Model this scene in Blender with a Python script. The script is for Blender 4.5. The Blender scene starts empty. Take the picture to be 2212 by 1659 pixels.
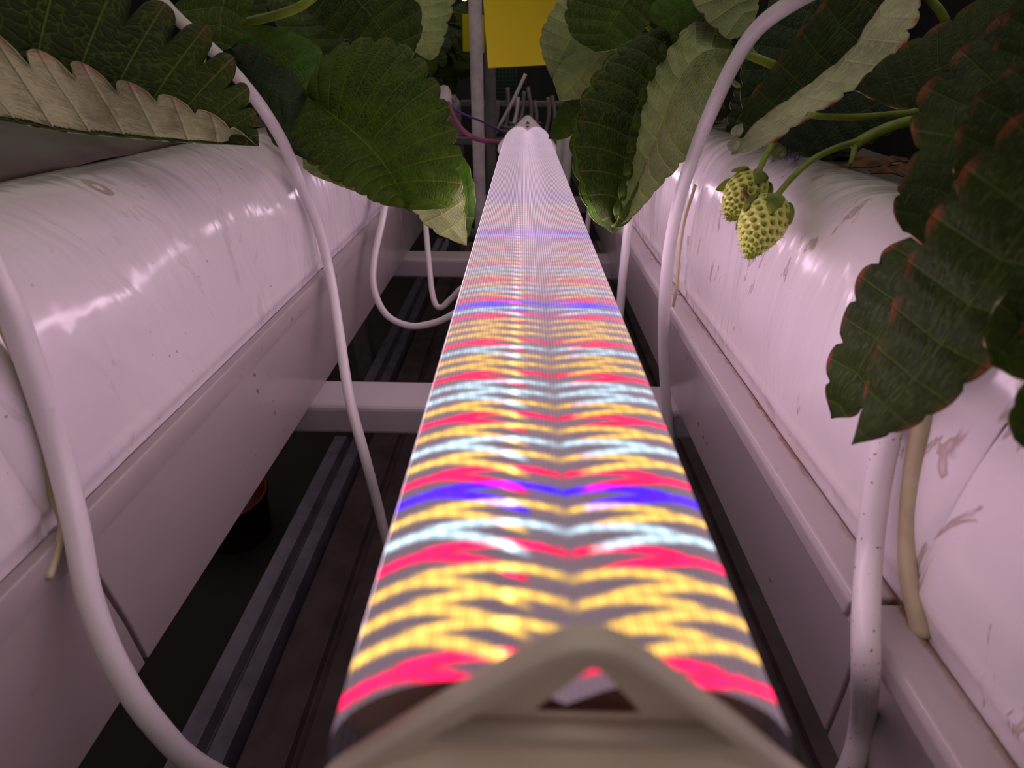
import bpy, math, random
import numpy as np
from mathutils import Vector, Matrix

random.seed(7)
rng = np.random.default_rng(7)
SC = bpy.context.scene
COL = SC.collection

# ------------------------------------------------------------------ camera, world, exposure
FPX, CX, CY = 1100.0, 1106.0, 829.5
CAMZ = 1.069
PITCH = math.radians(31.5)
YAW = math.radians(0.85)
ROLL = math.radians(0.5)
cam_data = bpy.data.cameras.new('camera')
cam = bpy.data.objects.new('camera', cam_data)
COL.objects.link(cam)
cam_data.sensor_width = 36.0
cam_data.lens = FPX / 2212 * 36.0
cam_data.clip_start = 0.002
cam_data.clip_end = 50
CM = (Matrix.Translation((0, 0, CAMZ)) @ Matrix.Rotation(YAW, 4, 'Z')
      @ Matrix.Rotation(math.pi / 2 - PITCH, 4, 'X') @ Matrix.Rotation(ROLL, 4, 'Z'))
cam.matrix_world = CM
cam_data.dof.use_dof = True
cam_data.dof.focus_distance = 0.27
cam_data.dof.aperture_fstop = 16.0
SC.camera = cam

world = bpy.data.worlds.new('world')
SC.world = world
world.use_nodes = True
world.node_tree.nodes['Background'].inputs[0].default_value = (1.0, 0.86, 0.76, 1)
world.node_tree.nodes['Background'].inputs[1].default_value = 0.36

SC.view_settings.view_transform = 'Standard'
SC.view_settings.look = 'None'
SC.view_settings.exposure = 0.0
SC.view_settings.gamma = 1.0
SC.view_settings.use_curve_mapping = False
SC.cycles.use_denoising = True
SC.cycles.max_bounces = 5
SC.cycles.adaptive_threshold = 0.02
SC.cycles.sample_clamp_indirect = 3.0


def P(px, py, z):
    """point at depth z along the view axis"""
    return CM @ Vector(((px - CX) / FPX * z, -(py - CY) / FPX * z, -z))


def ray(px, py):
    o = Vector((0, 0, CAMZ))
    return o, (P(px, py, 1.0) - o)


def PY(px, py, Y):
    o, d = ray(px, py)
    return o + d * (Y / d.y)


def PX(px, py, X):
    o, d = ray(px, py)
    return o + d * (X / d.x)


# ------------------------------------------------------------------ object helpers
def setp(o, label=None, cat=None, group=None, kind=None):
    if label: o['label'] = label
    if cat: o['category'] = cat
    if group: o['group'] = group
    if kind: o['kind'] = kind
    return o


def empty(name, loc=(0, 0, 0)):
    o = bpy.data.objects.new(name, None)
    o.location = loc
    o.empty_display_size = 0.01
    COL.objects.link(o)
    return o


def mesh_obj(name, verts, faces, mats, parent=None, smooth=True, uv=None, col=None, matidx=None):
    me = bpy.data.meshes.new(name)
    me.from_pydata([tuple(v) for v in verts], [], [tuple(f) for f in faces])
    if not isinstance(mats, (list, tuple)):
        mats = [mats]
    for m in mats:
        me.materials.append(m)
    if smooth:
        me.shade_smooth()
    nl = len(me.loops)
    if uv is not None or col is not None:
        vi = np.empty(nl, dtype=np.int32)
        me.loops.foreach_get('vertex_index', vi)
    if uv is not None:
        l = me.uv_layers.new(name='UVMap')
        l.data.foreach_set('uv', np.asarray(uv, dtype=np.float32)[vi].ravel())
    if col is not None:
        a = me.color_attributes.new('tone', 'FLOAT_COLOR', 'POINT')
        a.data.foreach_set('color', np.asarray(col, dtype=np.float32).ravel())
    if matidx is not None:
        me.polygons.foreach_set('material_index', np.asarray(matidx, dtype=np.int32))
    me.update()
    o = bpy.data.objects.new(name, me)
    COL.objects.link(o)
    if parent is not None:
        o.parent = parent
        if parent.location.length > 0 and parent.type == 'EMPTY':
            o.matrix_parent_inverse = Matrix.Translation(-parent.location)
    return o


def catmull(pts, n):
    """resample a polyline (numpy k x d) into n points by arc length, smooth"""
    p = np.asarray(pts, dtype=float)
    if len(p) == 2:
        t = np.linspace(0, 1, n)[:, None]
        return p[0] * (1 - t) + p[1] * t
    q = np.vstack([2 * p[0] - p[1], p, 2 * p[-1] - p[-2]])
    out = []
    m = 16
    for i in range(1, len(q) - 2):
        t = np.linspace(0, 1, m, endpoint=False)[:, None]
        a, b, c, d = q[i - 1], q[i], q[i + 1], q[i + 2]
        out.append(0.5 * ((2 * b) + (-a + c) * t + (2 * a - 5 * b + 4 * c - d) * t**2 + (-a + 3 * b - 3 * c + d) * t**3))
    out.append(p[-1][None])
    o = np.vstack(out)
    s = np.concatenate([[0], np.cumsum(np.linalg.norm(np.diff(o[:, :3], axis=0), axis=1))])
    if s[-1] == 0:
        return np.repeat(o[:1], n, 0)
    tt = np.linspace(0, s[-1], n)
    return np.stack([np.interp(tt, s, o[:, k]) for k in range(o.shape[1])], 1)


def tube_data(pts, rad, sides=12, n=None, closed_ends=True):
    pts = np.array([tuple(p) for p in pts], dtype=float)
    n = n or max(8, len(pts) * 8)
    if np.isscalar(rad):
        c = catmull(pts, n); r = np.full(n, rad)
    else:
        c4 = catmull(np.hstack([pts, np.asarray(rad, dtype=float)[:, None]]), n)
        c, r = c4[:, :3], c4[:, 3]
    t = np.gradient(c, axis=0)
    t /= np.linalg.norm(t, axis=1)[:, None] + 1e-12
    up = np.array([0.3, 0.9, 0.31])
    if abs(np.dot(up, t[0])) > 0.9:
        up = np.array([1.0, 0, 0])
    nrm = np.cross(t[0], up); nrm /= np.linalg.norm(nrm)
    V = []
    for i in range(n):
        nrm = nrm - t[i] * np.dot(nrm, t[i]); nrm /= np.linalg.norm(nrm)
        b = np.cross(t[i], nrm)
        for k in range(sides):
            a = 2 * math.pi * k / sides
            V.append(c[i] + r[i] * (math.cos(a) * nrm + math.sin(a) * b))
    F = []
    for i in range(n - 1):
        for k in range(sides):
            k2 = (k + 1) % sides
            F.append((i * sides + k, i * sides + k2, (i + 1) * sides + k2, (i + 1) * sides + k))
    if closed_ends:
        F.append(tuple(range(sides))[::-1])
        F.append(tuple((n - 1) * sides + k for k in range(sides)))
    return V, F


def tube(name, pts, rad, mat, parent=None, sides=12, n=None):
    V, F = tube_data(pts, rad, sides, n)
    return mesh_obj(name, V, F, mat, parent)


def box_data(x0, x1, y0, y1, z0, z1):
    V = [(x, y, z) for x in (x0, x1) for y in (y0, y1) for z in (z0, z1)]
    F = [(0, 1, 3, 2), (4, 6, 7, 5), (0, 4, 5, 1), (2, 3, 7, 6), (0, 2, 6, 4), (1, 5, 7, 3)]
    return V, F


def bevel(o, w, seg=2):
    m = o.modifiers.new('edge', 'BEVEL')
    m.width = w; m.segments = seg; m.limit_method = 'ANGLE'
    return o


def extrude_section(name, prof, y0, y1, mat, parent=None, ny=2, bev=0.0006, smooth=False):
    """closed (x,z) profile extruded along Y"""
    n = len(prof)
    V, F = [], []
    ys = np.linspace(y0, y1, ny)
    for y in ys:
        V += [(p[0], y, p[1]) for p in prof]
    for j in range(ny - 1):
        for i in range(n):
            i2 = (i + 1) % n
            F.append((j * n + i, j * n + i2, (j + 1) * n + i2, (j + 1) * n + i))
    F.append(tuple(range(n))[::-1]); F.append(tuple((ny - 1) * n + i for i in range(n)))
    me = bpy.data.meshes.new(name)
    me.from_pydata(V, [], F)
    import bmesh
    bm = bmesh.new(); bm.from_mesh(me)
    bmesh.ops.recalc_face_normals(bm, faces=bm.faces)
    bm.to_mesh(me); bm.free()
    me.materials.append(mat)
    o = bpy.data.objects.new(name, me); COL.objects.link(o)
    if parent is not None: o.parent = parent
    if bev: 
        bevel(o, bev)
        me.shade_smooth()
        w = o.modifiers.new('n', 'WEIGHTED_NORMAL'); w.keep_sharp = True
    return o


def filled_profile(name, loops, thick, bev, mat, parent=None, ymid=0.0, res=1):
    """2D outline in (x,z) with holes, extruded along Y about ymid"""
    cu = bpy.data.curves.new(name, 'CURVE')
    cu.dimensions = '2D'; cu.fill_mode = 'BOTH'
    cu.extrude = max(1e-5, thick / 2 - bev); cu.bevel_depth = bev; cu.bevel_resolution = 2
    cu.offset = -bev
    for lp in loops:
        sp = cu.splines.new('POLY'); sp.points.add(len(lp) - 1)
        for i, (x, z) in enumerate(lp):
            sp.points[i].co = (x, z, 0, 1)
        sp.use_cyclic_u = True
    tmp = bpy.data.objects.new('tmp', cu); COL.objects.link(tmp)
    dg = bpy.context.evaluated_depsgraph_get(); dg.update()
    me = bpy.data.meshes.new_from_object(tmp.evaluated_get(dg))
    bpy.data.objects.remove(tmp); bpy.data.curves.remove(cu)
    me.transform(Matrix.Translation((0, ymid, 0)) @ Matrix.Rotation(math.pi / 2, 4, 'X'))
    me.name = name
    me.materials.clear(); me.materials.append(mat)
    o = bpy.data.objects.new(name, me); COL.objects.link(o)
    if parent is not None: o.parent = parent
    return o


# ------------------------------------------------------------------ materials
class NT:
    def __init__(s, name):
        s.m = bpy.data.materials.new(name); s.m.use_nodes = True
        s.t = s.m.node_tree; s.n = s.t.nodes; s.l = s.t.links
        s.b = s.n['Principled BSDF']; s.out = s.n['Material Output']

    def add(s, typ, **kw):
        nd = s.n.new(typ)
        for k, v in kw.items():
            if k in ('operation', 'blend_type', 'data_type', 'noise_dimensions', 'feature', 'attribute_name',
                     'distance', 'use_clamp', 'interpolation_type', 'invert', 'wave_type', 'bands_direction', 'clamp_result'):
                setattr(nd, k, v)
            else:
                nd.inputs[k].default_value = v
        return nd

    def link(s, a, b): s.l.new(a, b)

    def math(s, op, a, b=None, c=None, clamp=False):
        nd = s.n.new('ShaderNodeMath'); nd.operation = op; nd.use_clamp = clamp
        for i, v in enumerate((a, b, c)):
            if v is None: continue
            if isinstance(v, (int, float)): nd.inputs[i].default_value = v
            else: s.link(v, nd.inputs[i])
        return nd.outputs[0]

    def ramp(s, x, lo, hi, a=0.0, b=1.0):
        nd = s.n.new('ShaderNodeMapRange'); nd.interpolation_type = 'SMOOTHSTEP'
        s.link(x, nd.inputs[0])
        for i, v in enumerate((lo, hi, a, b)): nd.inputs[i + 1].default_value = v
        return nd.outputs[0]

    def mix(s, fac, a, b, mode='MIX'):
        nd = s.n.new('ShaderNodeMix'); nd.data_type = 'RGBA'; nd.blend_type = mode
        for sock, v in ((nd.inputs[0], fac), (nd.inputs[6], a), (nd.inputs[7], b)):
            if isinstance(v, (int, float)): sock.default_value = v
            elif isinstance(v, tuple): sock.default_value = (*v, 1) if len(v) == 3 else v
            else: s.link(v, sock)
        return nd.outputs[2]

    def coord(s, scale=(1, 1, 1), kind='Object'):
        tc = s.n.new('ShaderNodeTexCoord'); mp = s.n.new('ShaderNodeMapping')
        mp.inputs['Scale'].default_value = scale
        s.link(tc.outputs[kind], mp.inputs[0]); return mp.outputs[0]

    def noise(s, vec, scale, detail=4, rough=0.55, dist=0.0):
        nd = s.n.new('ShaderNodeTexNoise'); s.link(vec, nd.inputs['Vector'])
        nd.inputs['Scale'].default_value = scale; nd.inputs['Detail'].default_value = detail
        nd.inputs['Roughness'].default_value = rough; nd.inputs['Distortion'].default_value = dist
        return nd.outputs[0]

    def bump(s, h, strength, dist, normal=None):
        nd = s.n.new('ShaderNodeBump'); nd.inputs['Strength'].default_value = strength
        nd.inputs['Distance'].default_value = dist; s.link(h, nd.inputs['Height'])
        if normal is not None: s.link(normal, nd.inputs['Normal'])
        return nd.outputs[0]


def simple(name, col, rough=0.5, metal=0.0, var=0.12, scale=60, bump=0.0, bscale=200, spec=0.5):
    t = NT(name)
    v = t.coord()
    n = t.noise(v, scale, 5)
    dark = tuple(c * (1 - var * 2) for c in col)
    c = t.mix(t.ramp(n, 0.35, 0.65), dark, col)
    t.link(c, t.b.inputs['Base Color'])
    t.b.inputs['Roughness'].default_value = rough
    t.b.inputs['Metallic'].default_value = metal
    t.b.inputs['Specular IOR Level'].default_value = spec
    if bump:
        t.link(t.bump(t.noise(v, bscale, 4), bump, 0.001), t.b.inputs['Normal'])
    return t.m


def mat_plastic(name, base, rough, specks=0.6, stain=0.35, band=False, sscale=95.0, gate0=0.52):
    """white moulded plastic with brown algae specks, drip stains"""
    t = NT(name); v = t.coord()
    c = t.mix(t.ramp(t.noise(v, 25, 4), 0.3, 0.7), tuple(x * 0.95 for x in base), base)
    vo = t.add('ShaderNodeTexVoronoi', Scale=sscale, Randomness=1.0)
    wv = t.add('ShaderNodeVectorMath'); wv.operation = 'ADD'
    nz = t.add('ShaderNodeTexNoise', Scale=160.0)
    t.link(v, nz.inputs['Vector'])
    sc = t.add('ShaderNodeVectorMath'); sc.operation = 'SCALE'; sc.inputs[3].default_value = 0.006
    t.link(nz.outputs['Color'], sc.inputs[0]); t.link(v, wv.inputs[0]); t.link(sc.outputs[0], wv.inputs[1])
    t.link(wv.outputs[0], vo.inputs['Vector'])
    dot = t.ramp(vo.outputs['Distance'], 0.09, 0.19, 1, 0)
    gate = t.ramp(t.noise(v, 14 if sscale < 200 else 130, 3), gate0, gate0 + 0.12)
    sel = t.math('MULTIPLY', dot, gate)
    c = t.mix(t.math('MULTIPLY', sel, specks), c, (0.20, 0.09, 0.05))
    st = t.ramp(t.noise(t.coord((1, 1, 0.35)), 30, 6, 0.7, 1.5), 0.66, 0.72)
    c = t.mix(t.math('MULTIPLY', st, stain), c, (0.42, 0.26, 0.17))
    if band:      # grime collected along the inner edge of the ledge
        sx = t.n.new('ShaderNodeSeparateXYZ'); t.link(v, sx.inputs[0])
        g = t.math('ADD', sx.outputs[0], t.math('MULTIPLY', t.noise(t.coord((0.4, 1, 1)), 120, 5, 0.7), 0.006))
        g = t.math('MULTIPLY', t.ramp(g, 0.1085, 0.1105), t.ramp(t.noise(v, 9, 2), 0.42, 0.6, 0.15, 1))
        c = t.mix(t.math('MULTIPLY', g, t.ramp(sx.outputs[2], CAMZ - 0.131, CAMZ - 0.129)), c, (0.25, 0.12, 0.05))
    t.link(c, t.b.inputs['Base Color'])
    t.b.inputs['Roughness'].default_value = rough
    t.link(t.bump(t.noise(v, 18, 3), 0.15, 0.004), t.b.inputs['Normal'])
    return t.m


def mat_bag(name, base, stain_amt, drop=None):
    """white polythene film: crinkled, glossy, water stains"""
    t = NT(name); v = t.coord()
    vs = t.coord((1.0, 1.6, 0.55))
    c = t.mix(t.ramp(t.noise(v, 12, 4), 0.3, 0.7), tuple(x * 0.93 for x in base), base)
    # rings of dried water: edge of thresholded noise, pulled out downwards
    n = t.noise(t.coord((1.0, 2.2, 0.8)), 17, 4, 0.6, 2.0)
    body = t.ramp(n, 0.64, 0.66)
    ring = t.math('MULTIPLY', t.ramp(n, 0.625, 0.65), t.ramp(n, 0.65, 0.69, 1, 0))
    amt = t.math('ADD', t.math('MULTIPLY', body, 0.35 * stain_amt), t.math('MULTIPLY', ring, 0.5 * stain_amt), clamp=True)
    c = t.mix(amt, c, (0.33, 0.19, 0.12))
    vo = t.add('ShaderNodeTexVoronoi', Scale=140.0, Randomness=1.0); t.link(v, vo.inputs['Vector'])
    dots = t.math('MULTIPLY', t.ramp(vo.outputs['Distance'], 0.05, 0.11, 1, 0), t.ramp(t.noise(v, 20, 3), 0.5, 0.6))
    c = t.mix(t.math('MULTIPLY', dots, 0.6), c, (0.25, 0.13, 0.08))
    if drop is not None:      # one dried drop
        ps = t.n.new('ShaderNodeVectorMath'); ps.operation = 'SUBTRACT'; t.link(v, ps.inputs[0]); ps.inputs[1].default_value = drop
        s2 = t.n.new('ShaderNodeVectorMath'); s2.operation = 'MULTIPLY'; t.link(ps.outputs[0], s2.inputs[0]); s2.inputs[1].default_value = (0.0, 1.0, 1.0)
        ln = t.n.new('ShaderNodeVectorMath'); ln.operation = 'LENGTH'; t.link(s2.outputs[0], ln.inputs[0])
        dd = ln.outputs['Value']
        rg = t.math('MULTIPLY', t.ramp(dd, 0.0008, 0.0014), t.ramp(dd, 0.0028, 0.0034, 1, 0))
        c = t.mix(t.math('MULTIPLY', rg, 0.7), c, (0.33, 0.19, 0.14))
    t.link(c, t.b.inputs['Base Color'])
    t.b.inputs['Roughness'].default_value = 0.17
    t.b.inputs['Coat Weight'].default_value = 0.3
    t.b.inputs['Coat Roughness'].default_value = 0.12
    # crinkles
    n1 = t.noise(vs, 14, 3, 0.5, 1.4)
    w = t.add('ShaderNodeTexNoise', noise_dimensions='3D'); w.inputs['Scale'].default_value = 55; w.inputs['Detail'].default_value = 3
    t.link(t.coord((1, 3.0, 0.5)), w.inputs['Vector'])
    b1 = t.bump(n1, 0.5, 0.006)
    b2 = t.bump(w.outputs[0], 0.2, 0.0014, b1)
    t.link(b2, t.b.inputs['Normal'])
    return t.m


def mat_leaf(name, base, vein, rough, trans, transw, under=False, red=0.0, dry=0.0, teeth=1.0, spec=0.5):
    t = NT(name)
    uv = t.n.new('ShaderNodeUVMap'); uv.uv_map = 'UVMap'
    sp = t.n.new('ShaderNodeSeparateXYZ'); t.link(uv.outputs[0], sp.inputs[0])
    u, s = sp.outputs[0], sp.outputs[1]           # u: tooth phase (already multiplied), s: -1..1
    a = t.math('ABSOLUTE', s)
    fr = t.math('FRACT', u)
    d = t.math('ABSOLUTE', t.math('SUBTRACT', fr, 0.5))
    lat = t.ramp(d, 0.015, 0.07 if under else 0.05, 1, 0)
    latg = t.math('MULTIPLY', t.ramp(d, 0.0, 0.32, 1, 0), 1.0)
    mid = t.ramp(a, 0.008, 0.03, 1, 0)
    # veinlets
    cmb = t.n.new('ShaderNodeCombineXYZ'); t.link(u, cmb.inputs[0]); t.link(t.math('MULTIPLY', s, 9.0), cmb.inputs[1])
    nz = t.add('ShaderNodeTexNoise', Scale=2.0); t.link(cmb.outputs[0], nz.inputs['Vector'])
    ad = t.n.new('ShaderNodeVectorMath'); ad.operation = 'MULTIPLY_ADD'
    t.link(nz.outputs['Color'], ad.inputs[0]); ad.inputs[1].default_value = (0.5, 0.5, 0.5); t.link(cmb.outputs[0], ad.inputs[2])
    vo = t.add('ShaderNodeTexVoronoi', feature='DISTANCE_TO_EDGE', Scale=2.3); t.link(ad.outputs[0], vo.inputs['Vector'])
    ret = t.ramp(vo.outputs['Distance'], 0.02, 0.08, 1, 0)
    retw = t.ramp(vo.outputs['Distance'], 0.0, 0.35, 0, 1)
    at = t.n.new('ShaderNodeAttribute'); at.attribute_name = 'tone'
    sepc = t.n.new('ShaderNodeSeparateColor'); t.link(at.outputs['Color'], sepc.inputs[0])
    edge, rnd = sepc.outputs[0], sepc.outputs[1]
    v = t.coord()
    c = t.mix(t.ramp(t.noise(v, 28, 5), 0.35, 0.68), tuple(x * 0.72 for x in base), tuple(min(1, x * 1.25) for x in base))
    c = t.mix(t.math('MULTIPLY', ret, 0.45 if not under else 0.35), c, vein)
    c = t.mix(t.math('MULTIPLY', t.math('MAXIMUM', lat, mid), 0.8), c, vein)
    if under:
        c = t.mix(t.math('MULTIPLY', t.ramp(t.noise(v, 90, 4), 0.5, 0.7), 0.25 + dry), c, (0.22, 0.17, 0.10))
    if red > 0:
        rr = t.math('MULTIPLY', edge, red, clamp=True)
        rn = t.math('MULTIPLY', rr, t.ramp(t.noise(v, 50, 3), 0.2, 0.4))
        c = t.mix(rn, c, (0.50, 0.10, 0.06))
    else:
        c = t.mix(t.math('MULTIPLY', edge, 0.25), c, (0.30, 0.12, 0.08))
    t.link(c, t.b.inputs['Base Color'])
    t.b.inputs['Roughness'].default_value = rough
    t.b.inputs['Specular IOR Level'].default_value = spec
    sign = -1.0 if not under else 1.0
    h1 = t.math('ADD', t.math('MULTIPLY', t.math('MAXIMUM', lat, mid), 1.2 * sign),
                t.math('ADD', t.math('MULTIPLY', retw, 0.8 if not under else -0.8), t.math('MULTIPLY', latg, 0.8 * sign)))
    nb = t.bump(h1, 0.7, 0.0007)
    nb2 = t.bump(t.noise(v, 1500, 2), 0.25, 0.0002, nb)
    t.link(nb2, t.b.inputs['Normal'])
    tr = t.n.new('ShaderNodeBsdfTranslucent')
    tc = t.mix(t.ramp(t.noise(v, 70, 3), 0.35, 0.65), tuple(x * 0.45 for x in trans), trans)
    tc = t.mix(t.math('MULTIPLY', ret, 0.5), tc, tuple(x * 0.5 for x in trans))
    t.link(tc, tr.inputs[0])
    ms = t.n.new('ShaderNodeMixShader'); ms.inputs[0].default_value = transw
    t.link(t.b.outputs[0], ms.inputs[1]); t.link(tr.outputs[0], ms.inputs[2])
    t.link(ms.outputs[0], t.out.inputs[0])
    return t.m


M = {}
M['trough'] = mat_plastic('trough_plastic', (0.42, 0.365, 0.36), 0.20, 0.8, 0.0)
M['trough_r'] = mat_plastic('trough_plastic_grimy', (0.48, 0.42, 0.42), 0.22, 0.9, 0.35, band=True)
M['lip'] = M['trough']
M['bag_l'] = mat_bag('bag_film_clean', (0.86, 0.80, 0.82), 0.22, drop=tuple(PX(245, 405, -0.160)))
M['bag_r'] = mat_bag('bag_film_stained', (0.86, 0.80, 0.81), 0.8)
M['bar'] = mat_plastic('bar_paint', (0.55, 0.50, 0.52), 0.35, 0.9, 0.5)
M['cable'] = mat_plastic('cable_sheath', (0.82, 0.77, 0.77), 0.35, 0.15, 0.0)
M['cable_dirty'] = mat_plastic('cable_sheath_specked', (0.78, 0.72, 0.72), 0.35, 1.0, 0.0, sscale=420.0, gate0=0.40)
M['cord'] = simple('yellowed_cord', (0.62, 0.55, 0.33), 0.4)
M['alu'] = simple('aluminium', (0.30, 0.27, 0.36), 0.45, 0.5, 0.15, 40, 0.2)
M['brown'] = simple('dark_painted_beam', (0.13, 0.09, 0.10), 0.5, 0.0, 0.2, 30, 0.2)
M['black'] = simple('dark_rubber', (0.012, 0.011, 0.013), 0.6)
M['floor'] = simple('floor_dark', (0.020, 0.012, 0.018), 0.7, 0, 0.3, 6, 0.3, 40)
M['wallm'] = simple('wall_dark', (0.03, 0.03, 0.035), 0.8, 0, 0.2, 3)
M['cap'] = simple('cap_plastic', (0.88, 0.76, 0.68), 0.42, 0, 0.03, 30, 0.05, 300)
M['cap_far'] = simple('cap_plastic_pale', (0.80, 0.72, 0.68), 0.42, 0, 0.03, 30)
M['body'] = simple('lamp_housing', (0.85, 0.80, 0.74), 0.4)
M['soil'] = simple('soil', (0.035, 0.022, 0.015), 0.95, 0, 0.45, 120, 1.0, 300)
M['innerbag'] = simple('bag_film_shaded', (0.15, 0.125, 0.10), 0.35, 0, 0.2, 30, 0.2, 60)  # shade on the slit's film put into its dark brown colour
M['petiole'] = simple('petiole_green', (0.30, 0.42, 0.05), 0.45, 0, 0.15, 90)
M['petiole_dark'] = simple('petiole_green_dark', (0.16, 0.24, 0.03), 0.5, 0, 0.2, 90)
M['crown'] = simple('crown_brown', (0.10, 0.07, 0.03), 0.8, 0, 0.3, 150, 1.0, 300)
M['berry'] = simple('berry_flesh', (0.62, 0.66, 0.16), 0.32, 0, 0.06, 200)
M['seed'] = simple('berry_seed', (0.30, 0.38, 0.03), 0.4, 0, 0.2, 900)
M['hair'] = simple('berry_style', (0.28, 0.13, 0.04), 0.6)
M['calyx'] = simple('calyx_green', (0.26, 0.36, 0.03), 0.5, 0, 0.3, 160, 0.4, 400)
M['card'] = simple('sticky_card', (1.0, 0.86, 0.004), 0.6, 0, 0.02, 20)
M['wire'] = simple('pink_wire', (0.45, 0.10, 0.28), 0.35)
M['wire2'] = simple('violet_wire', (0.16, 0.04, 0.40), 0.35)
M['post'] = simple('post_white', (0.92, 0.86, 0.90), 0.4)
M['grey'] = simple('grey_plastic', (0.25, 0.22, 0.24), 0.5)
M['red'] = simple('red_tub', (0.10, 0.004, 0.008), 0.5)
M['net'] = simple('green_mesh', (0.01, 0.10, 0.05), 0.6)
M['dry'] = simple('dry_leaf', (0.30, 0.12, 0.04), 0.7, 0, 0.35, 200, 0.8)
M['fuzz'] = simple('fuzzy_bract', (0.42, 0.36, 0.50), 0.8, 0, 0.3, 500, 0.8, 900)

GT = (0.045, 0.085, 0.012)
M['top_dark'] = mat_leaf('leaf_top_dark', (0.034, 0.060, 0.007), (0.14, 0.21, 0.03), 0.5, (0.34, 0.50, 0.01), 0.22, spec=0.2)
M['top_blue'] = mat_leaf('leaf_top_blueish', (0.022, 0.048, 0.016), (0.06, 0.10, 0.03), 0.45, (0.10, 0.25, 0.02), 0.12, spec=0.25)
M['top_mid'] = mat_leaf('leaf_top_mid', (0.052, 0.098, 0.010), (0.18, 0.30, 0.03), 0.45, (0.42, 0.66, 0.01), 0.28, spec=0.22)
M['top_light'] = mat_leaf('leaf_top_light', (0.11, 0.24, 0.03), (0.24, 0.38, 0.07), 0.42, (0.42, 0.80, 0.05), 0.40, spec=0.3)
M['under'] = mat_leaf('leaf_under', (0.46, 0.54, 0.24), (0.62, 0.74, 0.18), 0.55, (0.35, 0.65, 0.06), 0.2, under=True)
M['under_dry'] = mat_leaf('leaf_under_dry', (0.50, 0.53, 0.27), (0.60, 0.66, 0.36), 0.55, (0.3, 0.35, 0.08), 0.12, under=True, red=0.5, dry=0.3)
M['under_red'] = mat_leaf('leaf_under_red', (0.58, 0.62, 0.36), (0.70, 0.76, 0.40), 0.6, (0.2, 0.3, 0.06), 0.1, under=True, red=1.0)
M['top_red'] = mat_leaf('leaf_top_red_tips', (0.032, 0.055, 0.009), (0.08, 0.13, 0.02), 0.55, (0.20, 0.36, 0.01), 0.18, red=0.55, spec=0.2)


def mat_cover():
    t = NT('lamp_cover')
    at = t.n.new('ShaderNodeAttribute'); at.attribute_name = 'tone'
    uv = t.n.new('ShaderNodeUVMap'); uv.uv_map = 'UVMap'
    sp = t.n.new('ShaderNodeSeparateXYZ'); t.link(uv.outputs[0], sp.inputs[0])
    rib = t.math('SINE', t.math('MULTIPLY', sp.outputs[0], 2 * math.pi))
    rib01 = t.math('MULTIPLY_ADD', rib, 0.5, 0.5)
    rs = t.math('POWER', rib01, 1.5)
    far = t.ramp(sp.outputs[1], 70, 170)
    k = t.math('MULTIPLY_ADD', rs, t.math('MULTIPLY_ADD', far, 0.75, 0.6), t.math('MULTIPLY_ADD', far, -0.10, 0.66))
    beads = t.math('SINE', t.math('MULTIPLY', sp.outputs[1], 2 * math.pi))
    em = t.n.new('ShaderNodeVectorMath'); em.operation = 'SCALE'
    t.link(at.outputs['Color'], em.inputs[0]); t.link(k, em.inputs[3])
    geo = t.n.new('ShaderNodeNewGeometry')
    t.link(t.math('MULTIPLY_ADD', geo.outputs['Backfacing'], -0.88, 1.0), t.b.inputs['Emission Strength'])
    t.b.inputs['Specular IOR Level'].default_value = 0.3
    t.link(em.outputs[0], t.b.inputs['Emission Color'])
    t.b.inputs['Base Color'].default_value = (0.13, 0.11, 0.12, 1)
    t.b.inputs['Roughness'].default_value = 0.22
    t.link(t.bump(rib01, 1.0, 0.0006), t.b.inputs['Normal'])
    return t.m


M['cover'] = mat_cover()


def mat_berry():
    t = NT('berry_skin'); v = t.coord()
    at = t.n.new('ShaderNodeAttribute'); at.attribute_name = 'tone'
    sc = t.n.new('ShaderNodeSeparateColor'); t.link(at.outputs['Color'], sc.inputs[0])
    c = t.mix(sc.outputs[0], (0.34, 0.44, 0.04), (0.72, 0.76, 0.20))
    t.link(c, t.b.inputs['Base Color'])
    t.b.inputs['Roughness'].default_value = 0.3
    t.b.inputs['Subsurface Weight'].default_value = 0.25
    t.b.inputs['Subsurface Radius'].default_value = (0.003, 0.003, 0.001)
    t.b.inputs['Subsurface Scale'].default_value = 0.5
    return t.m


M['berry'] = mat_berry()

# ------------------------------------------------------------------ setting: floor and far wall
FZ = 0.25
floor = mesh_obj('floor', *box_data(-3, 3, -2, 4.0, FZ - 0.02, FZ), M['floor'], smooth=False)
setp(floor, 'dark floor far below the rack', kind='structure')
wall = mesh_obj('wall_back', *box_data(-3, 3, 3.2, 3.25, FZ, 3.0), M['wallm'], smooth=False)
setp(wall, 'unlit dark wall beyond the rack', kind='structure')


for nm, x0, x1 in (('light_block_left', -1.85, -1.8), ('light_block_right', 1.8, 1.85)):  # side walls added to keep low world light off the floor
    o = mesh_obj(nm, *box_data(x0, x1, -2, 3.2, FZ, 2.3), M['wallm'], smooth=False)
    setp(o, 'dark wall added at the side to block low light', kind='structure')
o = mesh_obj('light_block_front', *box_data(-1.8, 1.8, -2.05, -2, FZ, 2.3), M['wallm'], smooth=False)  # unseen wall added so that ambient light comes from above only
setp(o, 'dark unseen wall added behind the camera to block low light', kind='structure')


def Z(h): return CAMZ - h


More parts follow.
